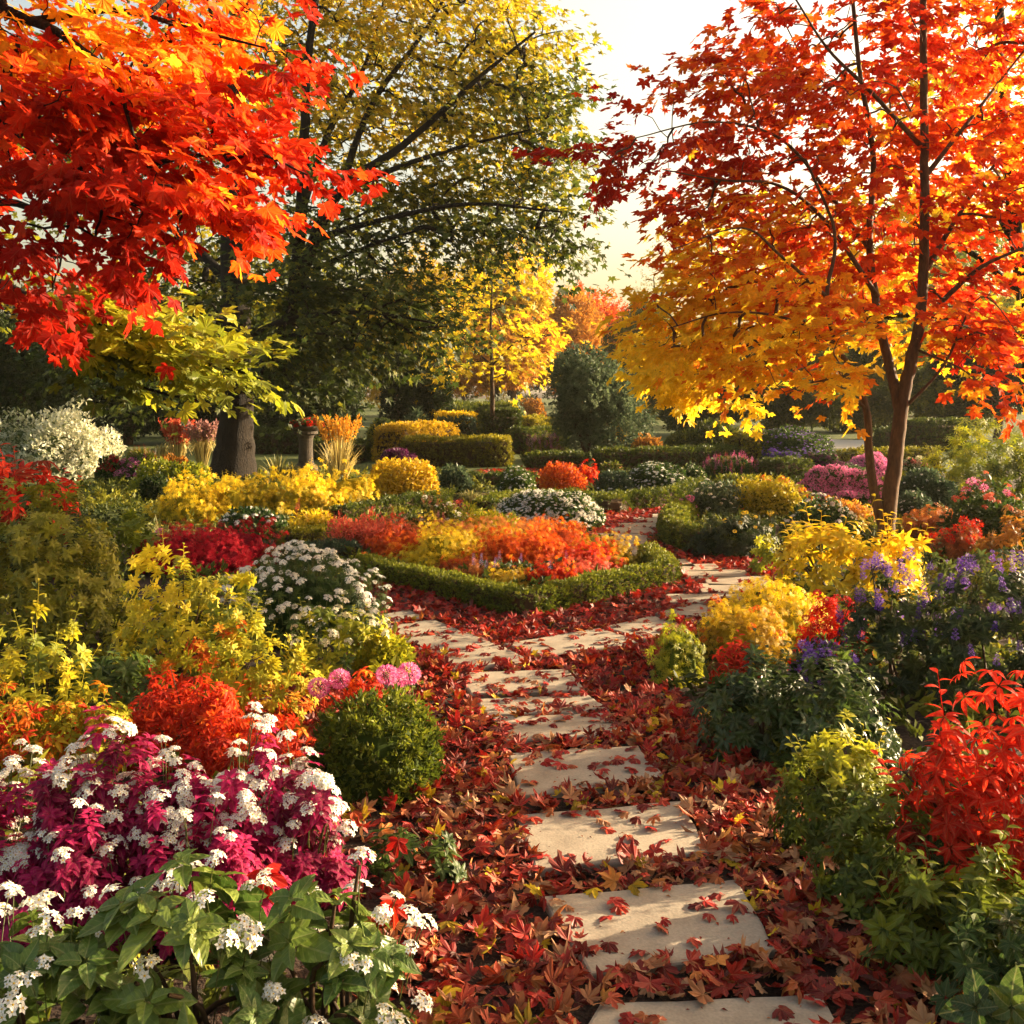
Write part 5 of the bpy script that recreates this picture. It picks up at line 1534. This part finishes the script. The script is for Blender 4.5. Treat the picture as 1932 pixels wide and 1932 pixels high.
def allium(label, hx, hy, d, bx, by, hpx, seed):
    h = P(hx, hy, d); b = G(bx, by); b[1] = d + .05
    root = thing("allium", label, "flower", (b[0], b[1], 0), "pink alliums over the boxwood")
    s = Acc()
    tube(s, smooth_path([b, (b + h) / 2 + np.array([.02, 0, .04]), h], 4), .0055, 6, tone=.8)
    s.obj("stem", leafmat('stem', .1, .5, .3, 0), root, origin=root.location)
    a = Acc()
    a.inst(fl_ball(seed, 420, .13, .86), np.array([h]), rotm(np.array([[.1, -.1, 1.]]), np.array([[1., 0, 0]])), hpx / F * d, [.4])
    a.obj("flower_head", leafmat('pink', .3, .6, .15, 0), root, origin=root.location)


allium("pink allium ball leftmost over the round boxwood", 602, 1297, 6.35, 640, 1420, 46, 1)
allium("pink allium ball second from the left over the round boxwood", 641, 1281, 6.4, 655, 1420, 46, 2)
allium("pink allium ball in front of the pair right over the boxwood", 730, 1273, 6.2, 735, 1420, 46, 3)
allium("pink allium ball at the right end over the boxwood", 771, 1271, 6.3, 765, 1420, 50, 4)
allium("lower pink allium ball half hidden in the right pair", 752, 1279, 6.45, 750, 1420, 42, 5)
allium("single far magenta flower ball by the left lawn", 303, 1004, 13.6, 300, 1050, 20, 6)

for l, a, b, t, u, fn in [("magenta leaved plant with white flower plates at the left edge", -90, 130, 1475, 1800, 40),
                          ("magenta leaved plant with white flower plates, second from the left edge", 70, 300, 1432, 1790, 44),
                          ("magenta leaved plant with white flower plates in the middle of the magenta row", 210, 420, 1448, 1780, 40),
                          ("tallest magenta leaved plant of the row, over the broad green leaves", 350, 545, 1440, 1760, 46),
                          ("magenta leaved plant with white flower plates nearest to the boxwood", 480, 660, 1462, 1750, 50),
                          ("lower magenta leaved plant in front of the magenta row at left", 0, 260, 1560, 1850, 8),
                          ("lower magenta leaved plant in front of the magenta row at its middle", 240, 520, 1555, 1840, 12)]:
    shrub("flower_bush", l, FB, a, b, t, u, 'magenta', 'tiers', 76, 2.4, .8, .2, .35, base=.50, var=.2, vein=.3, tr=.45, up=1.4, spread=.25, shoots=0,
          flowers=[('corymb', int(fn * 1.25), 40, 'white', (.45, .75, .85))], group="magenta leaved plants of the left foreground")
shrub("flower_bush", "broad leaved green plant with white flowers in the bottom left corner", FB, -160, 260, 1735, 2150, 'leafgreen', 'broad', 150, 2.6, .6, .14, .55, base=.68, var=.16, vein=.55, tr=.32, rough=.42, spec=.4, up=.9, spread=.35, stems=14,
      flowers=[('loose', 26, 56, 'white', (.1, .75, .85))])
shrub("flower_bush", "broad leaved green plant with white flowers at the bottom of the photo", FB, 170, 560, 1668, 2120, 'leafgreen', 'broad', 155, 2.6, .6, .14, .55, base=.70, var=.16, vein=.55, tr=.32, rough=.42, spec=.4, up=.9, spread=.35, stems=14,
      flowers=[('loose', 28, 56, 'white', (.1, .75, .85))])
shrub("flower_bush", "broad leaved green plant with white flowers beside the leaf litter", FB, 440, 800, 1650, 2060, 'leafgreen', 'broad', 135, 2.6, .6, .14, .55, base=.68, var=.16, vein=.55, tr=.32, rough=.42, spec=.4, up=.9, spread=.35, stems=14,
      flowers=[('loose', 38, 52, 'white', (.1, .75, .85))])
shrub("shrub", "small low green plant in the leaf litter behind the white flowers", B, 690, 880, 1560, 1690, 'green', 'wide', 60, 1.6, .7, .15, base=.5, vein=.3)

# ------------------------------------------------------------------ RIGHT FOREGROUND
shrub("shrub", "large bright yellow leaved shrub at the foot of the forked trunk, left half", B, 1446, 1668, 975, 1150, 'yellow', 'wide', 50, 2.2, .7, .16, base=.68, var=.18, stems=10, shoots=14, vein=.25)
shrub("shrub", "bright yellow leaved shrub in front of the forked trunk, right half", B, 1600, 1764, 1000, 1150, 'yellow', 'wide', 48, 2.0, .6, .16, base=.72, var=.16, stems=8, shoots=10, vein=.25)
shrub("ground_cover_plant", "yellow carpet plant sloping along the path", B, 1330, 1580, 1094, 1230, 'yellow', 'rslim', 15, 2.6, .6, .1, base=.52, var=.2, patch=.2)
shrub("ground_cover_plant", "orange tinged carpet plant between the yellow carpet and the red sprig", B, 1290, 1500, 1130, 1265, 'gold', 'rslim', 15, 2.4, .6, .12, base=.36, var=.2, flowers=[('puff', 12, 14, 'orange', (.4, .2, .3))])
shrub("ground_cover_plant", "lime green plant at the tip of the right bed beside the path", B, 1222, 1330, 1170, 1300, 'lime', 'rslim', 19, 2.4, .8, .16, base=.66, var=.16)
shrub("shrub", "small scarlet leaved plant in front of the yellow carpet", B, 1335, 1452, 1210, 1330, 'redtop', 'star', 36, 2.4, .7, .16, base=.65, vein=.3, shoots=4)
shrub("shrub", "crimson flowering drift between the yellow carpet and the dark bush", FB, 1500, 1650, 1130, 1300, 'redtop', 'rslim', 26, 2.4, .7, .16, base=.7, var=.16, flowers=[('puff', 50, 14, 'crimson', (.4, .2, .7))])
shrub("flower_bush", "dark leaved bush with purple flower spikes, left one under the trunk", FB, 1580, 1800, 1085, 1330, 'dark', 'wide', 44, 2.3, .7, .18, base=.7, vein=.25, stems=8, shoots=14, flowers=[('whorl', 34, 14, 'purple', (.40, 1.0, .5)), ('whorl', 14, 13, 'violet', (.3, .7, .8))])
shrub("flower_bush", "dark leaved bush with purple flower spikes at the right edge", FB, 1720, 2080, 1050, 1370, 'dark', 'wide', 46, 2.3, .6, .16, base=.68, vein=.25, stems=8, shoots=16, flowers=[('whorl', 56, 14, 'purple', (.35, 1.0, .55)), ('whorl', 16, 13, 'violet', (.3, .7, .8))])
shrub("flower_bush", "violet flower cluster in front of the crimson drift", FB, 1490, 1640, 1215, 1360, 'dark', 'oval', 24, 2.0, .7, .16, base=.7, flowers=[('puff', 60, 20, 'purple', (.35, .2, .25))])
shrub("shrub", "dark green bush with long glossy leaves beside the path", B, 1310, 1545, 1238, 1455, 'green', 'wide', 50, 3.0, .7, .14, base=.48, var=.18, spec=.5, rough=.38, stems=8, shoots=14, vein=.3)
shrub("shrub", "dark green bush with paler shoots behind the long glossy leaves", B, 1440, 1710, 1262, 1490, 'green', 'wide', 50, 3.0, .7, .14, base=.50, var=.2, spec=.5, rough=.38, shoots=16, vein=.3)
shrub("shrub", "yellow green bush with orange tips left of the red shrub", B, 1470, 1710, 1372, 1640, 'lime', 'wide', 46, 3.0, .6, .16, base=.36, var=.18, zk=.5, stems=8, shoots=14, vein=.3)
shrub("shrub", "green bush spilling on the leaf litter below the red shrub", B, 1530, 1810, 1470, 1750, 'lime', 'wide', 50, 3.2, .6, .14, base=.22, var=.18, zk=.3, shoots=10, vein=.3)
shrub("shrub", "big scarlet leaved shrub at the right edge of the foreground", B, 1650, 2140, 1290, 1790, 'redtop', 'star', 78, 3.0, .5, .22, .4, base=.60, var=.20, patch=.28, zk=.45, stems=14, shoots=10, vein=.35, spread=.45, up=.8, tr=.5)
shrub("shrub", "green leafy plant with pale rosettes below the scarlet shrub", B, 1640, 1960, 1600, 1890, 'lime', 'wide', 72, 3.0, .6, .14, base=.24, var=.16, zk=.35, shoots=8, vein=.35)
shrub("shrub", "dark green leafy plant in the bottom right corner above the variegated leaves", B, 1760, 2180, 1690, 1990, 'green', 'wide', 78, 3.0, .6, .14, base=.6, shoots=8, vein=.35)
shrub("shrub", "broad leaved plant with pale edged leaves in the bottom right corner", B, 1780, 2120, 1815, 2120, 'green', 'broad', 120, 1.8, .6, .14, base=.75, vein=.6, rough=.4, spec=.4)

# ------------------------------------------------------------------ thin warm haze over the garden
x0, x1, y0, y1, z0, z1 = -905, 905, -65, 1610, -1.2, 24
V = [(x, y, z) for z in (z0, z1) for y in (y0, y1) for x in (x0, x1)]
Q = [(0, 2, 3, 1), (4, 5, 7, 6), (0, 1, 5, 4), (2, 6, 7, 3), (0, 4, 6, 2), (1, 3, 7, 5)]
hz = bpy.data.meshes.new("haze"); hz.from_pydata(V, [], Q); hz.update()
hm = bpy.data.materials.new("garden_haze")
nt, N, L = nodes_of(hm)
pv = N("ShaderNodeVolumePrincipled"); pv.inputs['Color'].default_value = (1, .93, .80, 1); pv.inputs['Density'].default_value = HAZE
pv.inputs['Anisotropy'].default_value = .3
ho = N("ShaderNodeOutputMaterial"); L(pv.outputs[0], ho.inputs['Volume'])
hz.materials.append(hm)
hob = bpy.data.objects.new("haze", hz); COL.objects.link(hob)
struct(hob, 'stuff')

# ------------------------------------------------------------------ stone pedestal with red flowers
pb = G(577, 888)
ped = thing("pedestal", "dark stone pedestal left of the golden plumed grass, red flowers on top", "pedestal", tuple(pb))
a = Acc()
prof = [(.0, 0), (.30, 0), (.30, .10), (.24, .14), (.19, .20), (.17, .55), (.18, .80), (.22, .88), (.30, .92), (.30, .98), (.0, .98)]
ns = 20
V = np.array([(r * cos(t), r * sin(t), z) for r, z in prof for t in np.arange(ns) * 2 * pi / ns])
T = []
for i in range(len(prof) - 1):
    for j in range(ns):
        q, w = i * ns + j, i * ns + (j + 1) % ns
        T += [(q, w, w + ns), (q, w + ns, q + ns)]
a.add(V, T)
a.obj("shaft", STONED, ped)
a = Acc()
prof = [(.0, .985), (.30, .985), (.42, 1.06), (.44, 1.10), (.40, 1.11), (.0, 1.08)]
V = np.array([(r * cos(t), r * sin(t), z) for r, z in prof for t in np.arange(ns) * 2 * pi / ns])
T = []
for i in range(len(prof) - 1):
    for j in range(ns):
        q, w = i * ns + j, i * ns + (j + 1) % ns
        T += [(q, w, w + ns), (q, w + ns, q + ns)]
a.add(V, T)
a.obj("bowl", STONED, ped)
shrub("potted_flowers", "flat cushion of red flowers in the bowl of the stone pedestal", FB, 0, 0, 0, 0, 'green', 'kite', 8, 2.4, base=.3, box=(pb + np.array([0, 0, 1.09]), .42, .40, .16), flowers=[('puff', 120, 8, 'red', (.1, .2, .6))])

for i, (l, x, y, d, sz) in enumerate([("bright red maple leaf caught among the broad green leaves", 497, 1640, 3.62, .15), ("small bright red maple leaf on the white flowers beside the leaf litter", 742, 1700, 3.75, .11),
                                      ("bright red maple leaf behind the last white flowers near the litter", 752, 1582, 4.1, .10), ("orange red maple leaf hanging on the yellow green bough", 318, 690, 5.55, .12)]):
    o = bpy.data.objects.new("maple_leaf", LEAFM[(i * 5 + 1) % len(LEAFM)].copy())
    COL.objects.link(o)
    o.data.materials[0] = leafmat('red', .5, .5, .3, .3)
    M = rotm(np.array([[.3 - .2 * i, -.5, -.6]]), np.array([[.1, -.8, .5]]))[0]
    o.matrix_world = Matrix.Translation(P(x, y, d)) @ Matrix(M.tolist()).to_4x4() @ Matrix.Scale(sz, 4)
    tag(o, l, "fallen leaf")
